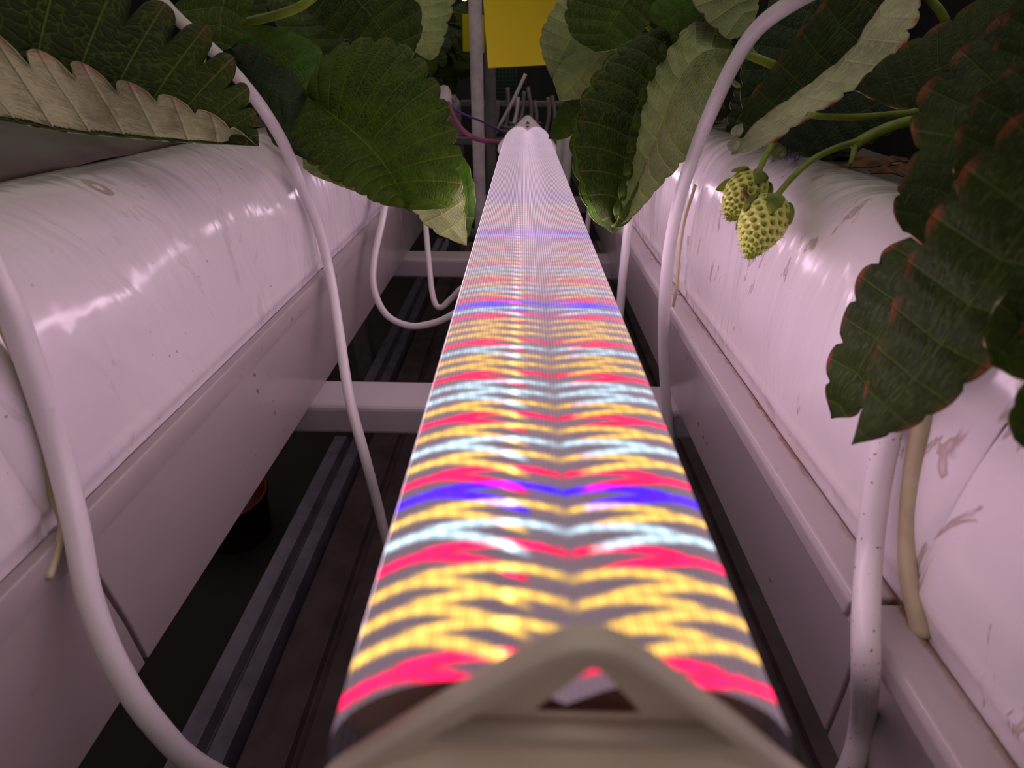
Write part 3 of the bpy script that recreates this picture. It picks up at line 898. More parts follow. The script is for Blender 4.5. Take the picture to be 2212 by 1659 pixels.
def leaflet(mid, L, Rm, top, under, parent, teeth=9, amp=0.14, quilt=0.0009, arch=0.0, label=None, name='leaflet',
            see='top', rows=None, cols=11, thick=0.0004, curl=0.0, seed=0, phase=0.0, rpow=1.0):
    mid = as_pts(mid); L = as_pts(L); Rm = as_pts(Rm)
    n = rows or (teeth * 8 + 1)
    m = catmull(mid, n)
    l = catmull(np.vstack([mid[:1], L, mid[-1:]]), n)
    r = catmull(np.vstack([mid[:1], Rm, mid[-1:]]), n)
    u = np.linspace(0, 1, n)
    if rpow != 1.0:
        r = np.stack([np.interp(u**rpow, u, r[:, q]) for q in range(3)], 1)
    rr = np.random.default_rng(seed + 11)
    tw = u * teeth + phase
    ph = tw % 1.0
    k = np.floor(tw).astype(int)
    rnd = rr.uniform(0.75, 1.25, teeth + 3)
    b = np.sqrt(np.clip(1 - (2 * np.clip(ph, 0, 1) - 1)**2, 0, 1))
    env = np.clip(u / 0.12, 0, 1) * 1.0
    notch = amp * env * (1 - b) * rnd[k]
    s = np.linspace(0, 1, cols)
    s = 1 - (1 - s)**1.35
    G = np.zeros((n, 2 * cols - 1, 3))
    S = np.concatenate([-s[::-1], s[1:]])
    for j, sv in enumerate(S):
        a = abs(sv)
        e = l if sv < 0 else r
        f = a * (1 - notch * a**3)
        G[:, j] = m + (e - m) * f[:, None]
    # relief
    du = np.gradient(G, axis=0); dv = np.gradient(G, axis=1)
    N = np.cross(dv, du); N /= np.linalg.norm(N, axis=2)[..., None] + 1e-12
    vw = np.array([0, 0, CAMZ]) - G
    vw /= np.linalg.norm(vw, axis=2)[..., None]
    vis = (N * vw).sum(2)
    if see == 'fold': flip = vis[:, cols:].sum() < 0      # upper side shows on the R half
    elif see == 'top': flip = vis.sum() < 0
    else: flip = vis.sum() > 0
    if flip: N = -N
    A = np.abs(S)[None]
    lat = np.abs(ph - 0.5)[:, None] * 2                       # 0 on the lateral vein
    size = np.linalg.norm(mid[-1] - mid[0])
    puff = np.clip(lat, 0, 1)**0.7 * np.sin(math.pi * np.clip(A, 0, 1))**0.7
    puff = puff * np.clip(u / 0.1, 0, 1)[:, None] * np.clip((1 - u) / 0.08, 0, 1)[:, None]
    ar = arch * size * np.sin(math.pi * A * 0.95)
    cu_ = -curl * size * np.clip((A - 0.78) / 0.22, 0, 1)**2
    wob = 0.006 * size * np.sin(u * 9 + seed)[:, None] * A**2 + 0.004 * size * np.sin(u * 23 + 2 * seed)[:, None] * A**3
    G = G + N * (quilt * puff + ar + cu_ + wob)[..., None]
    du = np.gradient(G, axis=0); dv = np.gradient(G, axis=1)
    N = np.cross(dv, du); N /= np.linalg.norm(N, axis=2)[..., None] + 1e-12
    if flip: N = -N
    Bt = G - N * thick
    nr, ncv = G.shape[:2]
    V = np.concatenate([G.reshape(-1, 3), Bt.reshape(-1, 3)])
    idx = np.arange(nr * ncv).reshape(nr, ncv)
    q = np.stack([idx[:-1, :-1], idx[1:, :-1], idx[1:, 1:], idx[:-1, 1:]], -1).reshape(-1, 4)
    # orientation: top faces must look along +N
    if flip: tf, bf = q, q[:, ::-1] + nr * ncv
    else: tf, bf = q[:, ::-1], q + nr * ncv
    # check numerically on the middle quad
    c = q[len(q) // 2 + 3]
    nn = np.cross(V[tf[len(q) // 2 + 3]][1] - V[tf[len(q) // 2 + 3]][0], V[tf[len(q) // 2 + 3]][2] - V[tf[len(q) // 2 + 3]][0])
    if np.dot(nn, N.reshape(-1, 3)[c[0]]) < 0:
        tf, bf = tf[:, ::-1], bf[:, ::-1]
    rim = []
    off = nr * ncv
    for col_ in (0, ncv - 1):
        for i in range(nr - 1):
            rim.append((idx[i, col_], idx[i + 1, col_], idx[i + 1, col_] + off, idx[i, col_] + off))
    F = [tuple(f) for f in tf] + [tuple(f) for f in bf] + rim
    mi = [0] * len(tf) + [1] * len(bf) + [1] * len(rim)
    tone = np.clip((A - 0.84) / 0.10, 0, 1) * np.clip(1.2 - np.abs(ph - 0.55)[:, None] * 3.2, 0, 1) * np.clip(rnd[k][:, None] * 2 - 1.2, 0, 1)
    T = np.stack([tone, np.full_like(tone, 0.5), tone * 0, tone * 0 + 1], -1).reshape(-1, 4)
    uv = np.stack(np.broadcast_arrays(tw[:, None] + 0.0 * A, S[None] + 0 * u[:, None]), -1).reshape(-1, 2)
    o = mesh_obj(name, V, F, [M[top], M[under]], parent, uv=np.vstack([uv, uv]), col=np.vstack([T, T]), matidx=mi)
    if label: o['label'] = label
    return o


def plant(loc, label, group=None):
    e = empty('strawberry_plant', loc)
    setp(e, label, 'plant', group)
    # crown on the substrate
    V, F = [], []
    n, m2 = 14, 8
    for i in range(m2 + 1):
        a = math.pi / 2 * i / m2
        rad = 0.011 * math.cos(a) + 0.0035; z = 0.022 * math.sin(a)
        for k in range(n):
            t = 2 * math.pi * k / n
            q = rad * (1 + 0.18 * math.sin(3 * t + i))
            V.append((loc[0] + q * math.cos(t), loc[1] + q * math.sin(t), loc[2] + z))
    for i in range(m2):
        for k in range(n):
            k2 = (k + 1) % n
            F.append((i * n + k, i * n + k2, (i + 1) * n + k2, (i + 1) * n + k))
    F.append(tuple(m2 * n + k for k in range(n)))
    mesh_obj('crown', V, F, M['crown'], e)
    return e


def petiole(parent, pts, r0=0.0020, r1=0.0014, mat='petiole', n=40, label=None, hairs=0):
    pts = [p if isinstance(p, Vector) else P(*p) for p in pts]
    rad = np.linspace(r0, r1, len(pts))
    V, F = tube_data(pts, rad, 10, n)
    if hairs:
        c = catmull(np.array([tuple(p) for p in pts]), 60)
        r = np.random.default_rng(hairs)
        for i in range(hairs):
            a = c[r.integers(0, 60)]; d = r.normal(size=3); d /= np.linalg.norm(d)
            b0 = len(V); s = np.cross(d, [0.2, 0.5, 0.8]); s /= np.linalg.norm(s)
            ln = r.uniform(0.002, 0.0035)
            V += [a + s * 0.00006, a - s * 0.00006, a + d * ln]; F.append((b0, b0 + 1, b0 + 2))
    o = mesh_obj('petiole', V, F, M[mat], parent)
    if label: o['label'] = label
    return o


SOILZ = Z(0.043)
# ---- left front plant
pA = plant((-0.235, 0.20, SOILZ), 'left front strawberry plant with the big folded leaf showing its pale dry underside')
leaflet([(-330, 200, .15), (-120, 240, .165), (0, 258, .175), (130, 283, .19), (300, 300, .205), (430, 309, .215), (560, 316, .222)],
        [(-300, 60, .135), (-100, 30, .15), (40, 95, .165), (160, 128, .180), (250, 168, .190), (385, 212, .203), (490, 262, .213)],
        [(-300, -330, .17), (-60, -330, .19), (180, -130, .205), (345, 0, .215), (445, 55, .222), (520, 150, .228), (553, 240, .227)],
        'top_dark', 'under_dry', pA, teeth=11, rpow=0.45, amp=0.24, quilt=0.0007, arch=0.02, seed=3, see='fold',
        label='folded leaflet, dark above and pale tan below')
petiole(pA, [Vector((-0.235, 0.20, SOILZ)), (-480, 190, .17), (-330, 200, .15)])
leaflet([(600, -190, .33), (520, -80, .315), (480, 20, .31), (478, 112, .305)],
        [(470, -160, .32), (385, -60, .31), (372, 10, .31), (420, 70, .305)],
        [(600, -120, .33), (560, -20, .32), (527, 45, .315), (520, 85, .31)],
        'top_mid', 'under', pA, teeth=9, amp=0.12, seed=4, label='mottled leaflet above the cable')
petiole(pA, [Vector((-0.235, 0.20, SOILZ)), (300, -150, .31), (600, -190, .33)])

# ---- left middle plant
pB = plant((-0.225, 0.40, SOILZ), 'strawberry plant with the broad dark glossy leaf overhanging the lamp from the left')
J = (668, 212, .335)
leaflet([J, (735, 262, .325), (800, 320, .315), (850, 385, .31), (885, 457, .305)],
        [(672, 165, .33), (705, 118, .325), (770, 85, .32), (850, 85, .315), (915, 128, .308), (960, 205, .303), (990, 290, .298), (1000, 370, .297), (975, 445, .298)],
        [(640, 262, .325), (632, 318, .32), (690, 372, .312), (755, 408, .308), (815, 440, .305)],
        'top_mid', 'under', pB, teeth=14, amp=0.085, quilt=0.0013, arch=0.035, seed=5, cols=14,
        label='broad dark green leaflet with yellow-green glow between veins')
leaflet([J, (650, 160, .345), (600, 110, .35), (522, 62, .355)],
        [(600, 185, .345), (545, 140, .35), (510, 92, .352)],
        [(700, 150, .345), (690, 100, .35), (640, 70, .355), (570, 55, .355)],
        'top_light', 'under', pB, teeth=8, amp=0.07, quilt=0.0008, seed=6, label='paler green leaflet behind')
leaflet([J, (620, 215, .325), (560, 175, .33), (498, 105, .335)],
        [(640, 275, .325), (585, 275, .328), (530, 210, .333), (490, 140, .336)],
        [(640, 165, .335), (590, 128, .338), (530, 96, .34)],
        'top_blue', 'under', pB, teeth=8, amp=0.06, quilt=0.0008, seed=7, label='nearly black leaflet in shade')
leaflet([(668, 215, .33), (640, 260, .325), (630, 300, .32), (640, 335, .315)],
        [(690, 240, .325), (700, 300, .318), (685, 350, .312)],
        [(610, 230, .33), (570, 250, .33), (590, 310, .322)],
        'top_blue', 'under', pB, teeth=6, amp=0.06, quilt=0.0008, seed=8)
petiole(pB, [Vector((-0.225, 0.40, SOILZ)), (600, 150, .40), (640, 130, .39), J], mat='petiole_dark')
petiole(pB, [Vector((-0.225, 0.40, SOILZ)), (440, 80, .40), (528, 50, .36), (600, 32, .35), (662, 6, .345), (720, -50, .34)], 0.0030, 0.0026, hairs=60,
        label='bright green stalk rising to the top edge')
leaflet([(600, -120, .38), (700, -60, .37), (790, 20, .365), (880, 145, .355)],
        [(660, -150, .375), (800, -120, .37), (890, -30, .36), (912, 60, .355)],
        [(640, -20, .38), (685, 50, .375), (760, 95, .37), (830, 130, .36)],
        'top_dark', 'under', pB, teeth=11, amp=0.07, quilt=0.001, seed=9, label='dark leaflet behind the broad one, at the top edge')
leaflet([(640, -60, .42), (650, 20, .41), (668, 90, .40), (690, 165, .395)],
        [(720, -40, .415), (745, 40, .41), (735, 110, .40)],
        [(570, -40, .42), (590, 40, .41), (640, 120, .40)],
        'top_mid', 'under', pB, teeth=8, amp=0.07, seed=10)
leaflet([(935, -110, .44), (925, -30, .435), (925, 50, .43), (928, 130, .42)],
        [(860, -80, .44), (850, 20, .435), (880, 100, .43)],
        [(1000, -80, .44), (985, 0, .43), (968, 60, .43), (950, 112, .42)],
        'top_light', 'under', pB, teeth=9, amp=0.12, seed=11, see='under', label='pale leaf underside at the top edge')
leaflet([(900, 330, .36), (925, 410, .355), (960, 470, .35), (1008, 531, .345)],
        [(860, 380, .36), (880, 440, .355), (935, 500, .35)],
        [(960, 340, .355), (1000, 400, .35), (1005, 460, .348), (1008, 500, .346)],
        'top_light', 'under', pB, teeth=7, amp=0.12, seed=12, see='under', label='pale green pointed leaflet below the broad one')
leaflet([(985, 330, .39), (1005, 390, .385), (1010, 450, .38), (1000, 520, .375)],
        [(960, 350, .39), (965, 420, .385), (985, 480, .38)],
        [(1010, 350, .385), (1026, 410, .38), (1026, 460, .378), (1015, 505, .376)],
        'top_light', 'under', pB, teeth=6, amp=0.14, seed=13, label='shiny leaflet with bluish glare')
leaflet([(640, 300, .36), (700, 360, .355), (760, 395, .35), (800, 425, .345)],
        [(680, 300, .36), (740, 350, .35), (790, 400, .348)],
        [(625, 325, .358), (665, 372, .355), (730, 400, .35)],
        'top_light', 'under', pB, teeth=8, amp=0.08, seed=14, see='under')

# ---- right middle plant
pD = plant((0.20, 0.36, SOILZ), 'strawberry plant with the long folded leaf pair hanging over the right side of the lamp')
B0 = (1590, 108, .265)
leaflet([B0, (1520, 112, .255), (1468, 170, .247), (1420, 290, .243), (1375, 400, .240), (1328, 492, .238)],
        [(1560, 60, .272), (1500, 48, .268), (1440, 110, .262), (1398, 175, .258), (1378, 260, .255), (1358, 370, .250), (1340, 445, .243)],
        [(1585, 150, .262), (1555, 235, .258), (1520, 300, .256), (1462, 370, .252), (1415, 420, .248), (1365, 470, .242)],
        'top_mid', 'under', pD, teeth=12, amp=0.06, quilt=0.0010, arch=0.03, seed=21, see='under', cols=13, curl=-0.0,
        label='pale underside with raised yellow-green veins')
leaflet([(1500, 40, .30), (1430, 130, .290), (1370, 250, .282), (1345, 380, .275), (1322, 498, .268)],
        [(1435, 55, .30), (1370, 78, .295), (1315, 135, .288), (1262, 215, .28), (1240, 300, .275), (1255, 385, .27), (1285, 455, .268)],
        [(1500, 120, .30), (1450, 230, .29), (1410, 350, .28), (1370, 440, .272)],
        'top_dark', 'under', pD, teeth=12, amp=0.12, quilt=0.0008, arch=0.02, seed=22, cols=12,
        label='dark upper side with rounded teeth')
for i, (x, y) in enumerate([(1458, 70), (1432, 112), (1408, 152), (1390, 205), (1376, 262), (1366, 318), (1359, 366), (1346, 412), (1336, 452)]):
    zz = .262 - i * .0022
    leaflet([(x + 4, y - 20, zz), (x - 2, y, zz - .003), (x - 1, y + 24, zz - .002)], [(x - 8, y - 8, zz), (x - 9, y + 12, zz)], [(x + 9, y - 6, zz - .003), (x + 7, y + 14, zz - .003)],
            'top_mid', 'under', pD, teeth=2, amp=0.1, name='curled_tooth', seed=60 + i, quilt=0.0004, cols=6, rows=17, arch=0.08)
leaflet([(1500, 50, .31), (1430, 140, .300), (1365, 260, .292), (1340, 390, .285), (1325, 505, .276)],
        [(1425, 60, .31), (1350, 90, .305), (1290, 150, .298), (1248, 225, .29), (1231, 310, .285), (1246, 395, .28), (1275, 465, .278)],
        [(1500, 130, .31), (1450, 240, .30), (1410, 360, .29), (1372, 460, .278)],
        'top_light', 'under', pD, teeth=12, amp=0.10, quilt=0.0006, seed=23, cols=8, phase=0.35, label='bright green leaflet just behind the dark one')
leaflet([(1625, 60, .262), (1580, -10, .262), (1540, -90, .262)],
        [(1575, 85, .262), (1505, 20, .262), (1470, -60, .262)],
        [(1640, 0, .264), (1610, -60, .264)],
        'top_mid', 'under', pD, teeth=7, amp=0.08, seed=24, see='under', label='pale underside at the top edge')
leaflet([(1460, -120, .34), (1400, -60, .33), (1340, 20, .325), (1285, 112, .32)],
        [(1360, -130, .34), (1260, -60, .33), (1220, 20, .325), (1238, 85, .322)],
        [(1470, -40, .335), (1420, 30, .33), (1375, 85, .325), (1325, 110, .32)],
        'top_mid', 'under', pD, teeth=11, amp=0.06, quilt=0.001, seed=25, label='bright green leaflet at the top edge beside the card')
leaflet([(1330, -40, .37), (1270, 20, .365), (1230, 90, .36), (1190, 168, .355)],
        [(1260, -40, .37), (1200, 10, .365), (1168, 70, .36), (1172, 120, .357)],
        [(1330, 40, .37), (1290, 90, .365), (1235, 150, .358)],
        'top_light', 'under', pD, teeth=10, amp=0.08, seed=26, see='under', label='pale leaflet overlapping the yellow card')
leaflet([(1370, 60, .36), (1310, 110, .355), (1260, 160, .35), (1208, 218, .345)],
        [(1300, 60, .36), (1240, 110, .355), (1195, 160, .35)],
        [(1370, 110, .36), (1320, 170, .355), (1255, 212, .35)],
        'top_mid', 'under', pD, teeth=9, amp=0.08, seed=27, see='under')
leaflet([(1300, 170, .39), (1260, 220, .385), (1220, 260, .38), (1184, 300, .375)],
        [(1260, 180, .39), (1215, 225, .385), (1195, 260, .38)],
        [(1300, 220, .39), (1265, 270, .385), (1220, 300, .38)],
        'top_mid', 'under', pD, teeth=7, amp=0.07, seed=28, label='small green leaflet pointing at the lamp\'s far end')
leaflet([(1560, -40, .285), (1510, 0, .285), (1460, 30, .285), (1408, 48, .285)],
        [(1500, -50, .285), (1440, -20, .285), (1405, 15, .285)],
        [(1550, 20, .285), (1500, 60, .285), (1450, 70, .285)],
        'top_light', 'under', pD, teeth=7, amp=0.08, seed=29)
petiole(pD, [Vector((0.20, 0.36, SOILZ)), (1790, 170, .30), (1700, 150, .275), (1640, 128, .268), (1590, 108, .265)], 0.0024, 0.0019, hairs=260,
        label='hairy yellow-green stalk')
petiole(pD, [(1650, 132, .268), (1625, 112, .266), (1618, 80, .264), (1625, 60, .262)], 0.0013, 0.0011)
petiole(pD, [Vector((0.20, 0.36, SOILZ)), (1600, 60, .33), (1530, 20, .31), (1500, 40, .30)], mat='petiole_dark')
petiole(pD, [Vector((0.20, 0.36, SOILZ)), (1620, 40, .37), (1520, -90, .35), (1460, -120, .34)], mat='petiole_dark')
petiole(pD, [Vector((0.20, 0.36, SOILZ)), (1500, 120, .42), (1400, 60, .39), (1330, -40, .37)], mat='petiole_dark')

# ---- right front plant
pE = plant((0.20, 0.20, SOILZ), 'right front strawberry plant with red-tipped leaves and two unripe green berries')
leaflet([(1990, -20, .215), (1900, 40, .218), (1810, 150, .218), (1700, 235, .218), (1578, 335, .215)],
        [(1930, -20, .222), (1880, 40, .222), (1845, 95, .222), (1775, 165, .222), (1705, 212, .222), (1640, 258, .220), (1598, 300, .218)],
        [(1985, 40, .208), (1940, 118, .207), (1860, 190, .207), (1760, 250, .208), (1670, 305, .21)],
        'top_red', 'under_red', pE, teeth=9, amp=0.13, seed=31, see='under', label='pale leaf underside with pink-red tooth tips')
leaflet([(2000, -140, .25), (1880, -20, .25), (1760, 120, .25), (1680, 210, .248), (1592, 300, .245)],
        [(1880, -140, .25), (1780, 0, .25), (1722, 70, .25), (1672, 140, .25), (1615, 215, .248), (1590, 265, .246)],
        [(2000, -20, .25), (1900, 100, .25), (1790, 210, .25), (1690, 275, .247)],
        'top_red', 'under', pE, teeth=8, amp=0.13, seed=32, label='dark olive leaflet behind')
leaflet([(1830, -110, .31), (1760, 0, .31), (1700, 120, .31), (1660, 260, .31)],
        [(1740, -110, .31), (1650, 20, .31), (1600, 150, .31), (1610, 250, .31)],
        [(1850, 0, .31), (1800, 120, .31), (1730, 250, .31)],
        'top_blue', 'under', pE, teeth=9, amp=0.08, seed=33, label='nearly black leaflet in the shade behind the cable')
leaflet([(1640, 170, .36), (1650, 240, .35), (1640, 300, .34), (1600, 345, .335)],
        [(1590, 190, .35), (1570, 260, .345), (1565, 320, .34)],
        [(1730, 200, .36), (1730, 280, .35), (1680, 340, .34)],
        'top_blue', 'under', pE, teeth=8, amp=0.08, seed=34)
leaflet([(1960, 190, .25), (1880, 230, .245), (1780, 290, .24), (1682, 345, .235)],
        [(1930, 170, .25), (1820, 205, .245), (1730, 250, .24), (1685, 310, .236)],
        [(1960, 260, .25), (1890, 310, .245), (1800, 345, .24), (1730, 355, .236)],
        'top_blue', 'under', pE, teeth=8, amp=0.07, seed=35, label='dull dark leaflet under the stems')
leaflet([(2250, 20, .17), (2130, 90, .172), (2020, 150, .175), (1845, 195, .178)],
        [(2200, -60, .178), (2080, 20, .18), (1960, 90, .181), (1880, 150, .18)],
        [(2250, 140, .165), (2130, 220, .168), (2020, 235, .172), (1930, 232, .175)],
        'top_red', 'under', pE, teeth=8, amp=0.11, seed=36, label='very dark leaflet with ragged coral red edge')
leaflet([(2300, 60, .14), (2180, 180, .138), (2080, 330, .130), (1990, 460, .122), (1950, 500, .122)],
        [(2190, 20, .15), (2060, 120, .15), (1965, 230, .15), (1968, 330, .145), (1932, 420, .130), (1935, 475, .125)],
        [(2320, 200, .13), (2230, 360, .11), (2120, 480, .108), (2020, 540, .117)],
        'top_red', 'under_red', pE, teeth=8, amp=0.16, seed=37, label='large dark leaflet at the right edge')
leaflet([(2260, 300, .112), (2130, 420, .110), (2010, 560, .118), (1900, 720, .132), (1795, 905, .148)],
        [(2120, 320, .12), (1990, 480, .122), (1885, 550, .136), (1850, 600, .142), (1818, 690, .147), (1788, 790, .150), (1785, 850, .150)],
        [(2220, 480, .10), (2130, 640, .105), (2010, 800, .118), (1900, 890, .132)],
        'top_red', 'under', pE, teeth=8, amp=0.27, seed=38, label='dark leaflet with rounded lobes over the right bag')
leaflet([(2420, 220, .085), (2260, 430, .088), (2120, 620, .092), (1980, 810, .103), (1838, 962, .118)],
        [(2230, 230, .092), (2090, 350, .098), (1990, 490, .104), (1940, 620, .108), (1900, 740, .112), (1858, 880, .117)],
        [(2420, 420, .080), (2300, 630, .083), (2170, 765, .09), (2040, 885, .10), (1930, 940, .11)],
        'top_red', 'under', pE, teeth=9, amp=0.17, seed=39, label='blurred olive leaflet closest to the camera, pale pointed tip')
leaflet([(2420, 500, .088), (2330, 580, .088), (2230, 680, .088), (2140, 790, .088)],
        [(2330, 500, .088), (2200, 600, .088), (2130, 700, .088)],
        [(2440, 680, .088), (2320, 790, .088), (2230, 825, .088)],
        'top_dark', 'under', pE, teeth=5, amp=0.12, seed=40, label='black rounded lobe at the right edge')
leaflet([(2460, 750, .085), (2360, 810, .085), (2270, 870, .085), (2190, 950, .085)],
        [(2370, 740, .085), (2240, 800, .085), (2180, 890, .085)],
        [(2460, 900, .085), (2350, 990, .085), (2250, 990, .085)],
        'top_dark', 'under', pE, teeth=5, amp=0.12, seed=41)
leaflet([(2330, -60, .14), (2260, 40, .14), (2200, 160, .14), (2145, 270, .14)],
        [(2230, -60, .145), (2160, 60, .145), (2130, 180, .143)],
        [(2350, 90, .14), (2280, 220, .14), (2200, 300, .14)],
        'top_red', 'under', pE, teeth=6, amp=0.10, seed=42, label='olive leaflet in the top right corner')
leaflet([(2330, 130, .115), (2250, 230, .115), (2160, 330, .117), (2060, 410, .12)],
        [(2250, 120, .118), (2130, 180, .12), (2065, 290, .121)],
        [(2340, 320, .112), (2240, 430, .114), (2140, 450, .118)],
        'top_red', 'under', pE, teeth=5, amp=0.13, seed=43)
cr = Vector((0.20, 0.20, SOILZ))
petiole(pE, [cr, (2050, 240, .25), (1955, 245, .235), (1870, 252, .222), (1790, 252, .212), (1745, 248, .209)], 0.0017, 0.0012)
petiole(pE, [cr, (2080, 160, .24), (2040, 40, .22), (1990, -20, .215)], mat='petiole')
petiole(pE, [cr, (2130, 220, .2), (2250, 250, .14), (2400, 240, .10), (2420, 220, .085)])
petiole(pE, [cr, (2100, 120, .22), (2200, 60, .19), (2250, 20, .17)], 0.002, 0.002)
petiole(pE, [cr, (2150, 270, .18), (2230, 280, .14), (2260, 300, .112)])
# fruit stems
def stem(parent, pts, r0, r1, label=None):
    o = petiole(parent, pts, r0, r1, 'petiole', 60, label); o.name = 'fruit_stem'; return o


stem(pE, [cr, (2060, 255, .24), (1965, 262, .222), (1895, 285, .214), (1845, 312, .210)], 0.0024, 0.0021)
stem(pE, [(1852, 305, .210), (1800, 322, .208), (1755, 345, .205), (1715, 380, .200), (1690, 408, .197), (1668, 438, .195)], 0.0014, 0.0011, 'curved stem of the lower berry')
stem(pE, [(1848, 308, .210), (1843, 335, .209), (1836, 356, .208)], 0.0013, 0.0009, 'short cut stub')
stem(pE, [(1700, 260, .225), (1668, 312, .212), (1650, 345, .208), (1634, 380, .206), (1622, 400, .205)], 0.0014, 0.0012, 'stem of the upper berry')
# bract, dried bits
leaflet([(2115, 205, .150), (2105, 240, .150), (2085, 300, .150)], [(2100, 225, .150), (2085, 270, .150)], [(2118, 240, .150), (2098, 285, .150)],
        'under', 'under', pE, teeth=3, amp=0.02, name='bract', seed=44, label='slim pale bract')
o = leaflet([(1690, 345, .222), (1675, 335, .219), (1665, 318, .218), (1662, 300, .218)], [(1700, 330, .22), (1690, 312, .22)], [(1660, 342, .219), (1655, 320, .219)],
            'under_dry', 'under_dry', pE, teeth=4, amp=0.25, name='bract', seed=45)
for (x, y) in ((1688, 330), (1702, 342), (1720, 346), (1674, 342)):
    c = P(x, y, .222)
    V, F = [], []
    r = np.random.default_rng(x)
    for i in range(130):
        d = r.normal(size=3); d /= np.linalg.norm(d)
        a = np.array(c) + r.normal(size=3) * 0.0009
        s = np.cross(d, [.3, .5, .8]); s /= np.linalg.norm(s)
        b0 = len(V); V += [a - s * .0001, a + s * .0001, a + d * .0035]; F.append((b0, b0 + 1, b0 + 2))
    o = mesh_obj('fuzz', V, F, M['fuzz'], pE); o['kind'] = 'stuff'
# red-brown curled tips
for (x, y, z) in ((1582, 318, .214), (1590, 288, .216)):
    leaflet([(x + 14, y - 22, z), (x + 4, y - 6, z), (x, y + 10, z)], [(x - 6, y - 14, z + .001), (x - 12, y, z + .001)], [(x + 16, y - 8, z - .002), (x + 10, y + 6, z - .001)],
            'under_red', 'under_red', pE, teeth=3, amp=0.05, name='curled_tip', seed=int(x), quilt=0.0004)


